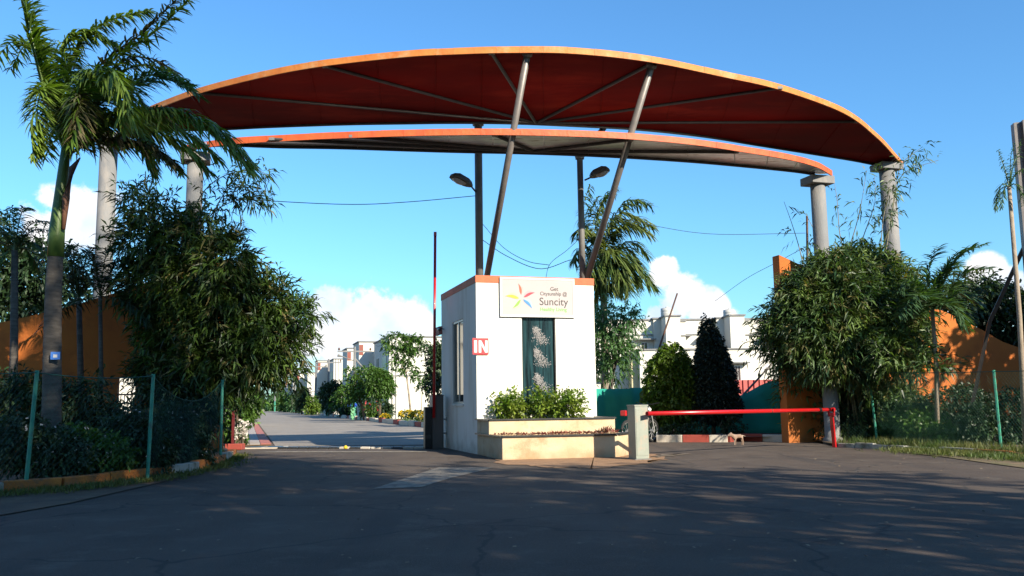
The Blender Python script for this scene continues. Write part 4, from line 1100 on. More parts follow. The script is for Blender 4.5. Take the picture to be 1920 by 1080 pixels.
# ------------------------------------------------------------------ palms
def frond_geo(ctrl, rng, nleaf=46, llen=.5, lw=.035, hang=.5, wind=(0, 0, 0), start=.12, twist=0.0, ragged=.25, fan=.9, tipshort=.35):
    c = smooth_curve([Vector(p) for p in ctrl], 24); P = np.array([tuple(p) for p in c])
    seg = np.linalg.norm(np.diff(P, axis=0), axis=1); cum = np.concatenate([[0], np.cumsum(seg)]); tot = cum[-1]
    tt = np.repeat(np.linspace(start, 1, nleaf), 2); side = np.tile([1, -1], nleaf)
    n = len(tt); tt = np.clip(tt + rng.normal(size=n) * .006, 0, 1)
    s = tt * tot; idx = np.clip(np.searchsorted(cum, s) - 1, 0, len(seg) - 1); f = ((s - cum[idx]) / seg[idx])[:, None]
    B = P[idx] * (1 - f) + P[idx + 1] * f; T = unit(P[idx + 1] - P[idx])
    up = np.array([0, 0, 1.0]); S = unit(np.cross(T, up) + np.array([1e-4, 0, 0])); Nn = unit(np.cross(S, T))
    D = unit(S * side[:, None] * fan + T * .55 + Nn * (.25 + twist * side[:, None]) + rng.normal(size=(n, 3)) * ragged + np.array(wind) * .6)
    ln = llen * (np.sin(np.clip(tt * 1.15 + .12, 0, 1.3) * 2.2) * .6 + .45) * (1 - tipshort * tt) * (1 - .25 * rng.random(n)); ln = np.maximum(ln, .1 * llen)
    W = unit(np.cross(D, np.array([0, 0, 1.0]) + rng.normal(size=(n, 3)) * .3)) * (lw * .5)
    V = []; K = 4
    prof = [.55, 1.0, .8, .1]
    for k in range(K):
        q = k / (K - 1)
        p = B + D * (ln * q)[:, None]; p[:, 2] -= hang * ln * q * q; p += np.array(wind) * (ln * q * q * .5)[:, None]
        V += [p + W * prof[k], p - W * prof[k]]
    V = np.stack(V, 1); F = []
    base = np.arange(n)[:, None] * (2 * K)
    for k in range(K - 1): F.append(base + np.array([2 * k, 2 * k + 1, 2 * k + 3, 2 * k + 2]))
    return V.reshape(-1, 3), np.concatenate(F), c
def add_frond(parent, ctrl, m, rng, rach=.02, rm=None, **k):
    V, F, c = frond_geo(ctrl, rng, **k)
    fo = np_mesh('frond', V, F, m, parent)
    MB().tube([tuple(p) for p in c[::3]], [rach * (1 - .8 * i / 8) for i in range(9)], 5).build('midrib', rm or m, fo)
    return fo
# main royal palm
PD = 14.0
def pp(px, py, dd=0): return at(px, py, PD + dd)
pb = at(95, 850, PD); pb.z = .05
palm = empty('royal_palm', pb, 0, 'big royal palm with smooth ringed grey trunk and windblown crown at left', 'palm tree')
def rel(p): return p - pb
tr = [pb, pp(97, 760), pp(98, 660), pp(100, 560), pp(104, 482)]
c = smooth_curve([rel(p) for p in tr], 60); c[0].z = -.05
rads = [(.15 - .035 * i / 60) * (1 + (.035 if i % 4 == 0 else 0)) for i in range(61)]
MB().tube(c, rads, 16).build('trunk', M_bark, palm, smooth=True)
MB().tube([rel(pp(104, 482)), rel(pp(106, 440)), rel(pp(112, 380)), rel(pp(119, 320)), rel(pp(124, 275))], [.125, .125, .10, .085, .07], 14).build('crownshaft', M_shaft, palm, smooth=True)
MB().tube([rel(pp(119, 430, -.08)), rel(pp(124, 370, -.05)), rel(pp(136, 315, -.05)), rel(pp(150, 296, -.1))], [.03, .06, .05, .012], 8).build('dry_sheath', M_sheath, palm, smooth=True)
rng = np.random.default_rng(21)
WIND = (.35, .05, -.05)
FR_ = [ # control points in the photograph, dd = depth offset, material, options
    ([(124, 290, 0), (95, 210, -.2), (70, 110, -.4), (52, 30, -.5), (45, -30, -.6)], M_frond, dict(llen=.55, hang=.25, nleaf=50)),
    ([(126, 290, 0), (130, 220, .2), (190, 120, .4), (270, 60, .6), (340, -10, .7)], M_frondb, dict(llen=.42, hang=.45, ragged=.45, nleaf=60)),
    ([(126, 290, 0), (120, 170, .3), (150, 80, .5), (215, 35, .7), (280, 20, .8)], M_frond, dict(llen=.5, hang=.7)),
    ([(126, 285, 0), (170, 200, -.3), (250, 150, -.6), (310, 140, -.7), (352, 168, -.8)], M_frondg, dict(llen=.42, hang=.5)),
    ([(126, 280, 0), (200, 215, -.4), (300, 205, -.8), (390, 230, -1), (470, 305, -1)], M_frond, dict(llen=.55, hang=.9, nleaf=60)),
    ([(126, 285, 0), (190, 235, .3), (270, 225, .6), (350, 250, .9), (410, 300, 1)], M_frond, dict(llen=.5, hang=.9, nleaf=54)),
    ([(124, 285, 0), (110, 200, -.5), (85, 160, -.9), (70, 200, -1.1), (72, 290, -1.1)], M_frond, dict(llen=.4, hang=.5)),
    ([(124, 285, 0), (100, 160, .4), (80, 90, .7), (50, 80, 1), (20, 130, 1.1)], M_frond, dict(llen=.45, hang=.5)),
    ([(126, 290, 0), (160, 180, .8), (200, 150, 1.4), (250, 170, 1.8), (290, 240, 2)], M_frondg, dict(llen=.5, hang=.8)),
    ([(124, 285, 0), (150, 170, -.8), (185, 130, -1.3), (225, 150, -1.6), (250, 230, -1.7)], M_frond, dict(llen=.5, hang=.9)),
    ([(124, 285, 0), (130, 160, 0), (120, 90, .2), (160, 60, .3), (215, 80, .3)], M_frond, dict(llen=.5, hang=.8)),
    ([(124, 290, 0), (140, 220, -.6), (150, 180, -1.0), (150, 200, -1.3), (140, 270, -1.4)], M_frondb, dict(llen=.45, hang=.8, ragged=.4)),
    ([(126, 285, 0), (160, 230, .2), (215, 215, .2), (260, 250, .2), (275, 305, .2)], M_frond, dict(llen=.5, hang=.9)),
    ([(124, 285, 0), (112, 210, .8), (100, 180, 1.2), (90, 210, 1.4), (85, 280, 1.5)], M_frond, dict(llen=.45, hang=.7)),
    ([(126, 290, 0), (165, 190, .5), (230, 115, .8), (285, 110, .9), (330, 135, 1)], M_frondb, dict(llen=.4, hang=.7, ragged=.4)),
    ([(126, 292, 0), (175, 262, -.3), (230, 262, -.5), (285, 275, -.6), (330, 310, -.7)], M_frondb, dict(llen=.4, hang=.8, ragged=.4)),
]
for pts, m, k in FR_:
    for dup in range(2):
        jx, jy, jd = (0, 0, 0) if dup == 0 else (rng.normal() * 16, 12 + rng.normal() * 10, rng.normal() * .35)
        q_ = [rel(pp(x + jx * i / 4, y + jy * i / 4, dd + jd * i / 4)) for i, (x, y, dd) in enumerate(pts)]
        kk = dict(k); kk['nleaf'] = int(kk.get('nleaf', 46) * 2.2); kk['llen'] = kk['llen'] * 1.05; kk['hang'] = kk['hang'] * .75; kk.setdefault('ragged', .3)
        add_frond(palm, q_, m if dup == 0 or m is not M_frondb else M_frond, rng, .022, None, wind=WIND, lw=.038, **kk)
tg = empty('tree_tag', pp(104, 667, -.19), R(8), 'small square blue tag nailed on the big palm trunk', 'tag')
MB().box(-.07, .07, -.008, 0, -.06, .06).build('plate', M_tagblue, tg)
MB().box(-.03, .03, -.010, -.009, -.03, .02).build('print', M_wpaint, tg)

def simple_palm(name, label, d, base, top, r0, fronds, m, seed, cat='palm tree', group=None, bark=M_bark, llen=.4, lw=.03, nleaf=34, hang=.6, wind=(.12, 0, 0), ragged=.22, dups=1):
    b = at(base[0], base[1], d); b.z = 0.04; t = at(top[0], top[1], d)
    root = empty(name, b, 0, label, cat, group)
    mid = (b + t) / 2 + Vector((.04, 0, 0))
    MB().tube([(0, 0, 0), tuple(mid - b), tuple(t - b)], [r0, r0 * .85, r0 * .7], 9).build('trunk', bark, root, smooth=True)
    rng = np.random.default_rng(seed)
    for f in fronds:
        ctrl = [t - b] + [at(x, y, d + dd) - b for x, y, dd in f]
        for dup in range(dups):
            j = Vector((rng.normal() * .35, rng.normal() * .5, rng.normal() * .3 - .1)) * (llen if dup else 0)
            add_frond(root, [c_ + j * (i / 3) for i, c_ in enumerate(ctrl)], m, rng, .014, None, llen=llen, lw=lw, nleaf=nleaf, hang=hang, wind=wind, ragged=ragged)
    return root
# auto fronds: angles on the picture plane
def auto_fronds(cx, cy, rad, angs, seed, dz=1.0):
    rr = random.Random(seed); out = []
    for a in angs:
        a = R(a + rr.uniform(-8, 8)); r = rad * rr.uniform(.85, 1.1); dd = rr.uniform(-1, 1) * dz
        ex, ey = cx + math.cos(a) * r, cy - math.sin(a) * r
        droop_ = rad * .22
        out.append([(cx + math.cos(a) * r * .35, cy - math.sin(a) * r * .45 - droop_ * .6, dd * .4), (cx + math.cos(a) * r * .72, cy - math.sin(a) * r * .8 - droop_ * .4, dd * .75), (ex, ey + droop_ * .5, dd)])
    return out
simple_palm('coconut_palm', 'tall coconut palm behind the booth with a windblown crown', 34, (1134, 800), (1130, 475), .17,
            [[(1118, 420, 0), (1130, 375, 0), (1150, 355, .3)], [(1150, 410, .5), (1175, 375, .6), (1200, 385, .9)], [(1160, 430, 0), (1190, 420, 0), (1218, 440, 0)], [(1160, 460, .8), (1190, 455, .9), (1212, 478, 1)],
             [(1155, 485, 0), (1180, 500, 0), (1195, 530, 0)], [(1145, 495, .5), (1160, 525, .6), (1165, 545, .7)], [(1125, 500, 0), (1120, 525, 0), (1125, 548, 0)], [(1110, 470, .6), (1090, 465, .8), (1076, 490, 1)],
             [(1110, 450, -.4), (1095, 430, -.5), (1080, 435, -.7)], [(1110, 490, -.5), (1098, 510, -.6), (1096, 535, -.6)], [(1140, 430, -.8), (1165, 400, -1.0), (1200, 410, -1.2)], [(1105, 440, .4), (1105, 400, .6), (1120, 370, .8)],
             [(1140, 500, -.6), (1150, 520, -.8), (1145, 545, -.9)], [(1150, 470, -.9), (1175, 480, -1), (1200, 510, -1.1)]],
            M_coco, 31, nleaf=46, llen=.95, lw=.065, dups=2, hang=.7, wind=(.35, 0, -.05), ragged=.25, bark=M_pbark)
simple_palm('areca_palm', 'slim palm in front of the right orange wall with feathery arching fronds', 20.6, (1756, 800), (1748, 580), .06,
            [[(1742, 530, 0), (1745, 490, 0), (1762, 462, .2)], [(1765, 520, 0), (1790, 480, 0), (1826, 462, 0)], [(1775, 545, .4), (1810, 510, .6), (1850, 505, .8)], [(1770, 565, -.3), (1800, 550, -.5), (1835, 570, -.6)], [(1728, 550, 0), (1705, 525, 0), (1690, 535, 0)],
             [(1755, 530, .5), (1775, 500, .7), (1800, 500, 1)], [(1735, 555, -.5), (1718, 560, -.6), (1700, 590, -.7)], [(1760, 570, -.6), (1785, 575, -.8), (1800, 610, -.9)]], M_frondg, 32, bark=M_pbark, llen=.62, lw=.036, nleaf=50, hang=.3, dups=2)
simple_palm('slim_palm', 'very slender palm at the right frame edge with few ragged short fronds', 17, (1925, 860), (1892, 350), .055,
            [[(1885, 320, 0), (1878, 300, 0), (1872, 282, 0)], [(1900, 310, 0), (1908, 290, .1), (1915, 262, .1)], [(1880, 345, 0), (1872, 360, 0), (1868, 392, 0)], [(1905, 325, 0), (1922, 318, 0), (1935, 340, 0)], [(1885, 350, .3), (1880, 370, .3), (1878, 390, .3)], [(1903, 345, -.2), (1915, 360, -.2), (1920, 385, -.3)], [(1895, 320, .2), (1895, 295, .2), (1902, 270, .2)]], M_frondg, 33, bark=M_pbark, llen=.2, lw=.022, nleaf=24)
simple_palm('areca_palm', 'dark slim palm at the far left edge behind the big palm', 17, (20, 820), (28, 470), .09,
            auto_fronds(28, 455, 75, (100, 70, 40, 20, 150, 170, 120, -10, -40, 200, 230), 3, .8), M_frondg, 34, llen=.38, lw=.03, nleaf=36, hang=.55)
simple_palm('areca_palm', 'slim dark palm whose thin trunk crosses the left orange wall', 18.5, (187, 800), (188, 555), .055,
            auto_fronds(188, 560, 115, (60, 110, 25, 150, -15, 195, 75, 5, 100), 4, 1.0), M_dkleaf, 35, llen=.45, lw=.03, nleaf=40, hang=.6)
simple_palm('areca_palm', 'dark feathery palm clump between the big palm and the left column', 19.5, (150, 820), (148, 560), .08,
            auto_fronds(148, 540, 85, (90, 60, 40, 120, 145, 10, 170, 75, 105), 5, .9), M_dkleaf, 36, llen=.42, lw=.028, nleaf=44, hang=.3)

# ------------------------------------------------------------------ bamboos
def bamboo(name, label, d, basepx, blobs, m, n, seed, culms, shoots=(), per=11, leaf=.19, wd=.034, slen=.36, ry=.8, **k):
    b = at(basepx[0], basepx[1], d); b.z = .05
    root = empty(name, b, 0, label, 'bamboo')
    bl_ = blobs_px(blobs, d, b, ry)
    rng = np.random.default_rng(seed); rr = random.Random(seed)
    for i in range(culms):
        q = bl_[rr.randrange(len(bl_))]; e = Vector((q[0] + rr.uniform(-.5, .5) * q[3], q[1] + rr.uniform(-.3, .3) * q[4], q[2] + rr.uniform(0, .7) * q[5]))
        s = Vector((rr.uniform(-.35, .35), rr.uniform(-.35, .35), -.05))
        MB().tube([s, Vector((s.x + (e.x - s.x) * .25, s.y + (e.y - s.y) * .25, e.z * .55)), e], [.028, .022, .008], 6).build('culm', M_culm, root)
    opts = dict(droop=.20, out=.9, shell=.5, spread=.7, leafdroop=.2, up=.08); opts.update(k)
    V, F = sprays(bl_, n, per, leaf, wd, slen, rng, **opts)
    V[:, 2] = np.maximum(V[:, 2], .0)
    np_mesh('leaves', V, F, m, root)
    V, F = sprays(bl_, int(n * .09), per, leaf * 1.05, wd, slen, rng, **opts)
    V[:, 2] = np.maximum(V[:, 2], .0); np_mesh('dry_leaves', V, F, M_dry, root)
    for sh in shoots:                # bare shoots with sparse leaf tufts: [(px,py)..], dd
        pts, dd, dens = sh
        c = smooth_curve([at(x, y, d + dd) - b for x, y in pts], 20)
        s_o = MB().tube(c, [.016 * (1 - .7 * i / 20) for i in range(21)], 5).build('shoot', M_culm, root)
        P = np.array([tuple(p) for p in c]); T = unit(np.gradient(P, axis=0))
        ids = rng.integers(7, 21, dens); B = P[ids] + rng.normal(size=(dens, 3)) * .01
        # side twigs
        dirs = unit(T[ids] * .4 + rng.normal(size=(dens, 3)) * .6 + np.array([.1, 0, 0])); Bs = []; Ds = []
        for q in range(4):
            t = (q + 1) / 4 * .32; p = B + dirs * t; p[:, 2] -= .5 * t * t; Bs.append(p); Ds.append(unit(dirs + rng.normal(size=dirs.shape) * .45 + np.array([0, 0, -.4])))
        Bs = np.concatenate(Bs); Ds = np.concatenate(Ds)
        V, F = leaves_geo(Bs, Ds, leaf * (.6 + .6 * rng.random(len(Bs))), wd * np.ones(len(Bs)), rng, .3)
        np_mesh('shoot_leaves', V, F, m, s_o)
    return root
bamboo('bamboo_clump', 'large dark bamboo clump at left with arching leafy branches beside the entry lane', 18.3, (350, 850),
       [(258, 378, 24, 24, 0, .6), (300, 408, 34, 28, 0, .6), (262, 450, 38, 32, .5, .8), (330, 462, 42, 34, 0, .8), (375, 425, 26, 34, -.3, .7), (420, 486, 40, 40, -.5), (350, 530, 46, 40), (282, 535, 44, 40, .4), (436, 550, 50, 38, -.2), (500, 565, 42, 30), (552, 592, 30, 20), (410, 600, 58, 42), (330, 610, 54, 42, .4), (492, 632, 52, 38), (546, 652, 20, 22), (440, 675, 56, 34), (370, 680, 52, 38), (310, 690, 44, 38, .5), (500, 685, 32, 22), (405, 720, 48, 18)],
       M_bam, 4000, 51, 18, leaf=.22, wd=.038, slen=.42, shoots=[([(350, 470), (370, 380), (410, 335), (470, 318), (508, 330)], -.3, 55), ([(340, 480), (380, 420), (420, 385), (470, 372), (505, 382)], -.2, 50), ([(440, 560), (520, 560), (570, 575), (600, 592)], 0, 36), ([(250, 420), (250, 370), (262, 345)], 0, 26), ([(380, 460), (410, 380), (440, 350), (490, 355)], 0, 45),
        ([(470, 640), (530, 680), (545, 700), (558, 712)], 0, 30), ([(420, 520), (480, 510), (520, 520), (545, 548)], -.2, 36)])
bamboo('bamboo_clump', 'broad blue green bamboo clump at right hanging over the chain link fence', 22.7, (1600, 832),
       [(1570, 512, 56, 32, -.9), (1620, 502, 50, 32, -.6), (1525, 560, 52, 46, -.9), (1590, 565, 62, 46, -1.1), (1660, 542, 58, 42, -.5), (1690, 582, 38, 36, -.4), (1480, 612, 40, 34, -.6), (1540, 625, 58, 44, -1.1), (1600, 628, 60, 44, -1.1), (1660, 620, 56, 44, -.8), (1450, 640, 24, 20, -.4), (1500, 670, 34, 32, -.6), (1560, 668, 44, 24, -1.1), (1620, 672, 60, 26, -1.1), (1690, 665, 50, 26, -1.8), (1740, 686, 34, 10, -2.4), (1640, 745, 44, 28, .2), (1500, 725, 24, 24, .1), (1600, 780, 50, 34, .2), (1680, 770, 50, 34, .1), (1520, 790, 18, 22, .2)],
       M_bamr, 6200, 52, 12, ry=.5, shoots=[([(1510, 520), (1500, 470), (1485, 420), (1470, 378)], 0, 5), ([(1600, 500), (1620, 440), (1640, 380), (1640, 330)], 0, 16), ([(1640, 500), (1670, 420), (1690, 330), (1760, 300)], -.1, 26), ([(1590, 500), (1575, 440), (1570, 380), (1565, 345)], .1, 7),
        ([(1570, 520), (1600, 440), (1615, 380), (1625, 320)], .1, 14), ([(1660, 480), (1675, 380), (1690, 310), (1730, 275)], -.3, 30), ([(1560, 520), (1530, 440), (1510, 400)], 0, 5), ([(1480, 640), (1460, 600), (1440, 565)], 0, 6), ([(1650, 500), (1655, 420), (1668, 350)], -.5, 26)], leaf=.23, wd=.040, slen=.46)

# ------------------------------------------------------------------ trees and bushes
def tree(name, label, d, basepx, blobs, m, n, per, leaf, wd, slen, seed, r0=.08, cat='tree', group=None, bark=M_bark2, nb=4, ry=.8, zbase=0.02, fork=None, **k):
    b = at(basepx[0], basepx[1], d); b.z = zbase
    root = empty(name, b, 0, label, cat, group)
    bl_ = blobs_px(blobs, d, b, ry); rr = random.Random(seed)
    cx = sum(q[0] for q in bl_) / len(bl_); cz = min(q[2] - q[5] * .4 for q in bl_); cy = sum(q[1] for q in bl_) / len(bl_)
    cz = max(cz, .15)
    MB().tube([(0, 0, -.05), (cx * .4, cy * .4, cz * .55), (cx * .8, cy * .8, cz)], [r0, r0 * .8, r0 * .65], 8).build('trunk', bark, root, smooth=True)
    mb = MB()
    for q in bl_[:max(nb, 1) + 3]:
        mb.tube([(cx * .8, cy * .8, cz * .97), ((cx * .8 + q[0]) / 2 + rr.uniform(-.05, .05), (cy + q[1]) / 2, (cz + q[2]) / 2), (q[0], q[1], q[2] + q[5] * .3)], [r0 * .5, r0 * .35, r0 * .12], 6)
    mb.build('limbs', bark, root)
    rng = np.random.default_rng(seed)
    V, F = sprays(bl_, n, per, leaf, wd, slen, rng, **k)
    V[:, 2] = np.maximum(V[:, 2], .03)
    np_mesh('crown', V, F, m, root)
    return root
tree('feathery_tree', 'feathery light green tree just right of the booth behind the net', 29, (1135, 800), [(1150, 600, 40, 24), (1130, 640, 50, 30), (1165, 590, 34, 14), (1130, 590, 30, 26), (1155, 660, 36, 26), (1140, 690, 28, 22), (1185, 592, 18, 10)], M_feather, 430, 12, .16, .05, .45, 61, .1, droop=.4, leafdroop=.3, bark=M_bark)
tree('clipped_bush', 'rounded yellow green bush left of the dark cone tree', 25.2, (1252, 815), [(1252, 720, 40, 60), (1245, 760, 36, 40), (1262, 680, 26, 34), (1275, 730, 36, 60)], M_yleaf, 3400, 8, .10, .06, .16, 62, .05, 'bush', nb=5, shell=.7, spread=.9, zbase=.13)
tree('cone_tree', 'dark green cone shaped clipped tree standing in the kerbed bed', 25.0, (1338, 815), [(1341, 762, 46, 26), (1340, 738, 42, 30), (1338, 706, 36, 32), (1335, 675, 28, 30), (1332, 648, 20, 26), (1329, 624, 12, 22), (1326, 604, 4, 14)], M_cone, 6500, 8, .085, .05, .13, 63, .07, nb=4, shell=.75, spread=.9, zbase=.13, up=.25)
for i, (px, py, rx, rz, lab) in enumerate(((1262, 808, 26, 10, 'low dark plant at the foot of the yellow green bush'), (1375, 800, 18, 16, 'low dark plant right of the cone tree stem'), (1300, 805, 24, 10, 'low dark plant between the two clipped trees'))):
    p = at(px, 812, 24.4); shrub('bed_plant', lab, 'plant', blobs_px([(px, py, rx, rz)], 24.4), (p.x, p.y, .13), M_dkleaf, 130, 6, .08, .04, .12, 70 + i, 'low plants in the kerbed bed', stem_r=.01)
# inner road trees
tree('round_tree', 'dense round bright green tree beside the inner road', 60, (712, 787), [(712, 718, 22, 22), (706, 706, 16, 14), (720, 726, 16, 14)], M_leaf, 1500, 7, .16, .09, .3, 81, .1, shell=.7)
tree('loose_tree', 'loose dark green tree left of the round one beside the inner road', 62, (684, 786), [(682, 712, 20, 14), (660, 700, 14, 8), (672, 730, 20, 16), (655, 740, 22, 14), (690, 695, 12, 8)], M_leaf, 480, 8, .2, .1, .5, 82, .1)
tree('sparse_tree', 'tall sparse pale trunked tree in front of the blank house wall', 52, (772, 778), [(745, 638, 26, 12), (775, 645, 20, 12), (757, 662, 22, 10), (750, 682, 14, 8), (768, 695, 13, 9)], M_leaf, 330, 8, .2, .09, .35, 83, .07, bark=M_pbark)
tree('young_tree', 'thin young tree right of the sparse tree by the house wall', 50, (789, 778), [(790, 712, 10, 5), (795, 722, 8, 5)], M_leaf, 60, 7, .18, .08, .3, 84, .03, bark=M_pbark)
tree('flowering_tree', 'leafy dark tree with orange flowers close to the booth left wall', 32, (822, 800), [(820, 680, 14, 18), (815, 710, 12, 14), (822, 735, 10, 14), (812, 655, 8, 8), (830, 665, 14, 20)], M_dkleaf, 480, 7, .14, .08, .3, 85, .05)
tree('dark_tree', 'small dark round tree behind the second utility pole', 88, (622, 778), [(618, 732, 16, 14), (630, 725, 12, 10), (612, 740, 12, 10), (620, 755, 14, 14)], M_dkleaf, 650, 6, .25, .14, .4, 86, .12)
tree('dark_tree', 'small dark tree between the third and fourth poles', 110, (566, 774), [(566, 745, 12, 12), (572, 738, 8, 8), (562, 755, 10, 10)], M_dkleaf, 400, 6, .3, .16, .5, 87, .12)
for i, (px, py, rx, rz, d, m, lab) in enumerate(((640, 752, 14, 14, 80, M_leaf, 'green bush between the dark tree and the marker post'), (586, 757, 9, 12, 100, M_yleaf, 'yellow green bush by the third utility pole'), (676, 764, 12, 12, 76, M_leaf, 'bush behind the pale green marker post'), (697, 762, 15, 15, 64, M_leaf, 'flowering bush under the round tree'),
        (722, 765, 10, 12, 64, M_dkleaf, 'dark bush right under the round tree'), (540, 752, 12, 14, 150, M_leaf, 'far green bush left of the fourth pole'), (518, 752, 12, 14, 180, M_feather, 'far grey green bush by the last pole'), (500, 755, 12, 16, 200, M_dkleaf, 'farthest dark bush at the end of the road'), (652, 770, 12, 8, 78, M_dkleaf, 'low dark hedge plant left of the marker post'), (530, 740, 12, 18, 210, M_leaf, 'bright tree crown behind the far bushes'), (554, 752, 8, 12, 130, M_feather, 'grey green bush beside the fourth pole'))):
    p = at(px, py + rz, d); p.z = 0.02
    shrub('roadside_bush', lab, 'bush', blobs_px([(px, py, rx, rz), (px - rx * .4, py + rz * .5, rx * .8, rz * .6), (px + rx * .4, py + rz * .5, rx * .8, rz * .6)], d), tuple(p), m, 260, 6, d * .0028, d * .0014, d * .005, 90 + i, 'bushes along the inner road', stem_r=.04, shell=.6, fl=M_flpink if i == 3 else None, nfl=24, flsize=.14)
for i, (px, py, rx, rz, d, lab) in enumerate(((762, 776, 14, 6, 49, 'left clump of yellow flowers on the lawn'), (785, 778, 14, 7, 46, 'right clump of yellow flowers on the lawn by the barrier'), (722, 781, 9, 4, 56, 'small yellow flower clump at the kerb'))):
    p = at(px, py + rz, d); p.z = .03
    shrub('flower_clump', lab, 'flowers', blobs_px([(px, py, rx, rz)], d), tuple(p), M_leaf, 130, 5, .1, .05, .12, 110 + i, 'yellow flowers on the lawn', fl=M_flyel, nfl=70, flsize=.10, stem_r=.01)
# climbing bush and white flower at the left edge of the entry lane
p = at(445, 838, 24.3); p.z = .03
shrub('creeper_bush', 'sunlit leafy creeper bush hanging over the footpath under the bamboo', 'bush', blobs_px([(455, 745, 32, 26), (440, 775, 30, 34), (468, 755, 18, 16), (438, 812, 22, 22), (430, 760, 30, 40)], 25.5), tuple(p), M_leaf, 900, 8, .12, .07, .22, 120, stems=7, stem_r=.03)
p = at(452, 835, 24.2); p.z = .03
shrub('white_flower_bush', 'small bush with white flowers at the footpath edge', 'bush', blobs_px([(450, 818, 12, 14), (456, 800, 8, 10)], 24.6), tuple(p), M_leaf, 90, 6, .1, .05, .12, 121, fl=M_flwhite, nfl=90, flsize=.10, stem_r=.01)
rp = gz(436, 843); rp.z = 0
r_ = empty('red_gate_post', rp, 0, 'thin red post with shade put into its dark colour, on a red base at the left of the entry lane', 'post')
MB().box(-.03, .03, -.03, .03, .15, at(436, 770, rp.y).z).build('post', mat('shade_darkened_red', (.13, .008, .01), .6), r_)  # red darkened in the colour itself to stand for shade on the post
MB().box(-.15, .28, -.15, .15, 0, .15).build('base_block', M_kred, r_, bevel=.01)
# left garden undergrowth
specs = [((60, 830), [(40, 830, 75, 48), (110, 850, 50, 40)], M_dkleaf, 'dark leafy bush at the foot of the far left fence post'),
         ((190, 850), [(185, 852, 60, 34), (150, 840, 40, 36)], mat('sunlit_tint_leaf', (.06, .14, .015), .5, (.10, .19, .02), 1.5, island=.4, transl=.3), 'green bush coloured brighter as if sunlit, with pale flowers, left of the middle fence post'),  # leaf colour lightened to stand for sun falling on this bush
         ((270, 850), [(270, 845, 55, 40), (240, 810, 45, 40)], M_dkleaf, 'dark flowering bush behind the middle left fence post'),
         ((350, 845), [(345, 840, 48, 36), (370, 860, 30, 20), (330, 800, 40, 40)], M_dkleaf, 'dark flowering bush near the right end of the left fence'),
         ((110, 760), [(110, 745, 75, 22), (60, 730, 70, 20), (165, 730, 26, 18), (20, 760, 60, 50), (120, 790, 70, 34)], M_dkleaf, 'dark fern like bush spreading in front of the orange wall'),
         ((215, 780), [(190, 800, 45, 28), (235, 812, 40, 26), (285, 800, 28, 30)], M_dkleaf, 'dark bush below the square wall opening'),
         ((320, 760), [(330, 750, 50, 50), (370, 740, 40, 60)], M_dkleaf, 'dark bush mass under the left bamboo')]
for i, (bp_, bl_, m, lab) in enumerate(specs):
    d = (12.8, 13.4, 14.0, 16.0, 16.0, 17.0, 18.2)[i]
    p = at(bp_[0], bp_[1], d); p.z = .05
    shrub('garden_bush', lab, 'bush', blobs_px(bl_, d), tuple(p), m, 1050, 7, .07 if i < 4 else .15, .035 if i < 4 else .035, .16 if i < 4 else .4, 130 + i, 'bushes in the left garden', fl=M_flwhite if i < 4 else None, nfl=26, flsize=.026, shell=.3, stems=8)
# right garden undergrowth
for i, (px, py, rx, rz, d, m, lab) in enumerate(((1668, 815, 20, 18, 21.9, M_leaf, 'small bright bush right of the middle right fence post'), (1735, 800, 40, 26, 20.9, M_leaf, 'bright low bush in the middle of the right fence panel'), (1780, 818, 28, 20, 20.0, M_leaf, 'low bush left of the last right fence post'), (1700, 790, 22, 24, 21.5, M_leaf, 'leggy bush below the hanging bamboo tips'),
        (1835, 790, 26, 30, 19.5, M_dkleaf, 'dark bush behind the last right fence post'), (1905, 790, 40, 60, 19.5, M_dkleaf, 'dark bush at the right edge behind the fence'), (1625, 795, 50, 34, 22.7, M_dkleaf, 'dark bush behind the leaning fence post'), (1705, 780, 45, 36, 22.3, M_dkleaf, 'dark leafy mass under the right half of the bamboo'), (1580, 785, 36, 40, 22.8, M_dkleaf, 'dark leafy mass at the foot of the bamboo by the round column'), (1800, 760, 60, 36, 21.5, M_dkleaf, 'dark mass of leaves against the right orange wall'))):
    p = at(px, py + rz, d); p.z = .05
    shrub('garden_bush', lab, 'bush', blobs_px([(px, py, rx, rz), (px + rx * .3, py + rz * .5, rx * .8, rz * .6)], d), tuple(p), m, 300 + int(rx * 8), 7, .085, .045, .16, 150 + i, 'bushes in the right garden', stem_r=.012)
tree('background_tree', 'dark tree behind the low end of the right orange wall', 27, (1860, 760), [(1850, 570, 60, 36), (1800, 570, 40, 40), (1890, 590, 50, 50), (1830, 545, 36, 24), (1900, 620, 50, 40)], M_dkleaf, 1500, 8, .16, .07, .5, 170, .14)
tree('background_tree', 'dark tree at the far left behind the palms', 24, (60, 760), [(20, 520, 50, 60), (80, 500, 50, 50), (120, 540, 40, 40), (30, 600, 60, 60), (-30, 480, 50, 80)], M_dkleaf, 1500, 8, .18, .07, .5, 171, .14)
# steel frame post at right edge
hp = at(1968, 840, 19.0); hp.z = 0
h_ = empty('hoarding_post', hp, R(-12), 'tall dark steel post with a diagonal brace at the right frame edge', 'post')
zt_ = at(1900, 228, 19.0).z
hm_ = at(1900, 228, 19.0) - hp
MB().box(-.16, -.10, -.10, .10, 0, zt_ - .05).box(.02, .16, -.12, .12, 0, zt_).box(-.10, .02, -.02, .02, 0, zt_ - .02).build('beam', M_steel, h_)
MB().tube([(-.1, .1, at(1905, 460, 19).z), (-.72, .8, at(1862, 600, 19.5).z), (-1.2, 1.5, .3)], .055, 4).build('brace', M_dsteel, h_)

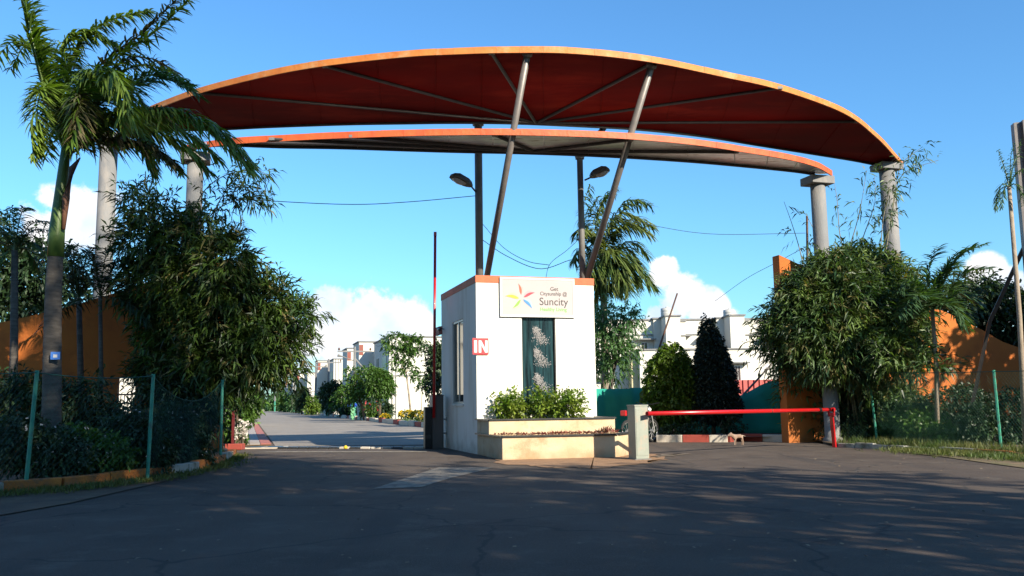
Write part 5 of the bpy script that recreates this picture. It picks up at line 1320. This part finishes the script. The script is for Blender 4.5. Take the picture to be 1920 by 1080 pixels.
# ------------------------------------------------------------------ grass and litter on the verges
def tufts(name, label, pts, n, seed, hgt=.09, spread_=.35, z=.02):
    rng = np.random.default_rng(seed); P = np.array(pts); seg = rng.integers(0, len(P) - 1, n); t = rng.random(n)[:, None]
    B2 = P[seg] * (1 - t) + P[seg + 1] * t + rng.normal(size=(n, 2)) * spread_ * .5
    B = np.concatenate([B2, np.full((n, 1), z)], 1); B = np.repeat(B, 6, 0) + np.concatenate([rng.normal(size=(6 * n, 2)) * .03, np.zeros((6 * n, 1))], 1)
    D = unit(rng.normal(size=B.shape) * .45 + np.array([0, 0, 1.0]))
    V, F = leaves_geo(B, D, hgt * (.4 + rng.random(len(B))), np.full(len(B), .012), rng, .1)
    return tag(np_mesh(name, V, F, M_grass), label, 'grass', kind='stuff')
off = lambda pts, dx, dy: [(p[0] + dx, p[1] + dy) for p in pts]
tufts('grass_left', 'sparse short grass along the foot of the left painted kerb', off(LK, .15, -.25), 1300, 1)
tufts('grass_right', 'short yellow green grass on the verge beside the right kerb', off(RK[2:], -.1, -.45), 2600, 2, .10, .7)
tufts('grass_fence', 'tufts of weeds along the foot of the right fence', off(RK, .2, .25), 900, 3, .22, .3)
lr = random.Random(9)
V = []; F = []
for k in range(420):
    x, y = gz(lr.uniform(100, 1900), lr.choice((lr.uniform(850, 900), lr.uniform(850, 1060))))[:2]
    r = lr.uniform(.008, .022); n0 = len(V)
    for a in range(4): V.append((x + r * math.cos(a * 1.57 + k), y + r * 1.3 * math.sin(a * 1.57 + k), .012 + lr.uniform(0, .012)))
    F.append((n0, n0 + 1, n0 + 2, n0 + 3))
tag(np_mesh('fallen_leaves', V, F, mat('litter', (.28, .20, .11), .8, (.16, .12, .07), 2, island=.5)), 'tiny dry leaves and grit scattered over the asphalt', 'fallen leaves', kind='stuff')
yb = gz(648, 842); yl = MB().lathe([(.02, 0), (.05, .02), (.05, .06), (.02, .09)], 10).build('yellow_cup', M_flyel); yl.location = (yb.x, yb.y, .0)
tag(yl, 'tiny yellow plastic cup lying on the entry lane threshold', 'cup')

# ------------------------------------------------------------------ street trees behind the photographer, whose shade falls on the forecourt
def street_tree(label, w_, s, ztop, zbot, rad, n, seed, leaf=.3):
    x, y = .766 * w_ + .643 * s, .643 * w_ - .766 * s
    root = empty('street_tree', (x, y, 0), 0, label, 'tree', 'street trees behind the photographer')
    rr = random.Random(seed)
    MB().tube([(0, 0, -.1), (.1, 0, zbot * .6), (0, .1, zbot + 1.5)], [.34, .27, .2], 10).build('trunk', M_bark2, root, smooth=True)
    bl_ = []; mb = MB()
    for k in range(16):
        t = (k + .5) / 16; z = zbot + (ztop - zbot) * t; pr = rad * math.sin(math.pi * min(.95, .15 + t * .8)); a = k * 2.4
        q = (pr * .55 * math.cos(a), pr * .55 * math.sin(a), z, pr * .55, pr * .55, (ztop - zbot) * .12); bl_.append(q)
        mb.tube([(0, 0, max(zbot * .8, z - 2)), q[:3]], [.09, .03], 5)
    mb.build('limbs', M_bark2, root)
    V, F = sprays(bl_, n, 10, leaf, leaf * .5, .8, np.random.default_rng(seed), shell=.2, spread=.8)
    np_mesh('crown', V, F, M_dkleaf, root)
street_tree('tall dense street tree behind the photographer to the right', 5.4, 9, 22.5, 5, 3.0, 1900, 201)
street_tree('tall street tree right behind the photographer', -1.8, 8, 18.5, 5, 4.6, 3000, 202)
street_tree('mid height street tree filling the gap behind the photographer', 2.2, 11, 16.5, 4.5, 3.6, 2200, 206)
street_tree('broad street tree behind the photographer to the left', -10, 7, 15, 4.5, 4.5, 2600, 203)
street_tree('lower open street tree at the right of the photographer', 9.3, 11, 12.5, 5.2, 3.6, 560, 204)
street_tree('street tree standing outside the right edge of the forecourt', 28.0, -.5, 9.2, 1.2, 5.2, 3000, 205)
for i in range(7):
    a_ = ((2, 30), (9, 33), (17, 31), (24, 28), (-6, 31), (-14, 30), (31, 24))[i]
    street_tree('low bushy tree across the street far behind the photographer, place %s along the row' % ('one two three four five six seven'.split()[i]), a_[0], a_[1], 7.5, .6, 5.0, 700, 210 + i, .5)
bpy.context.view_layer.update()
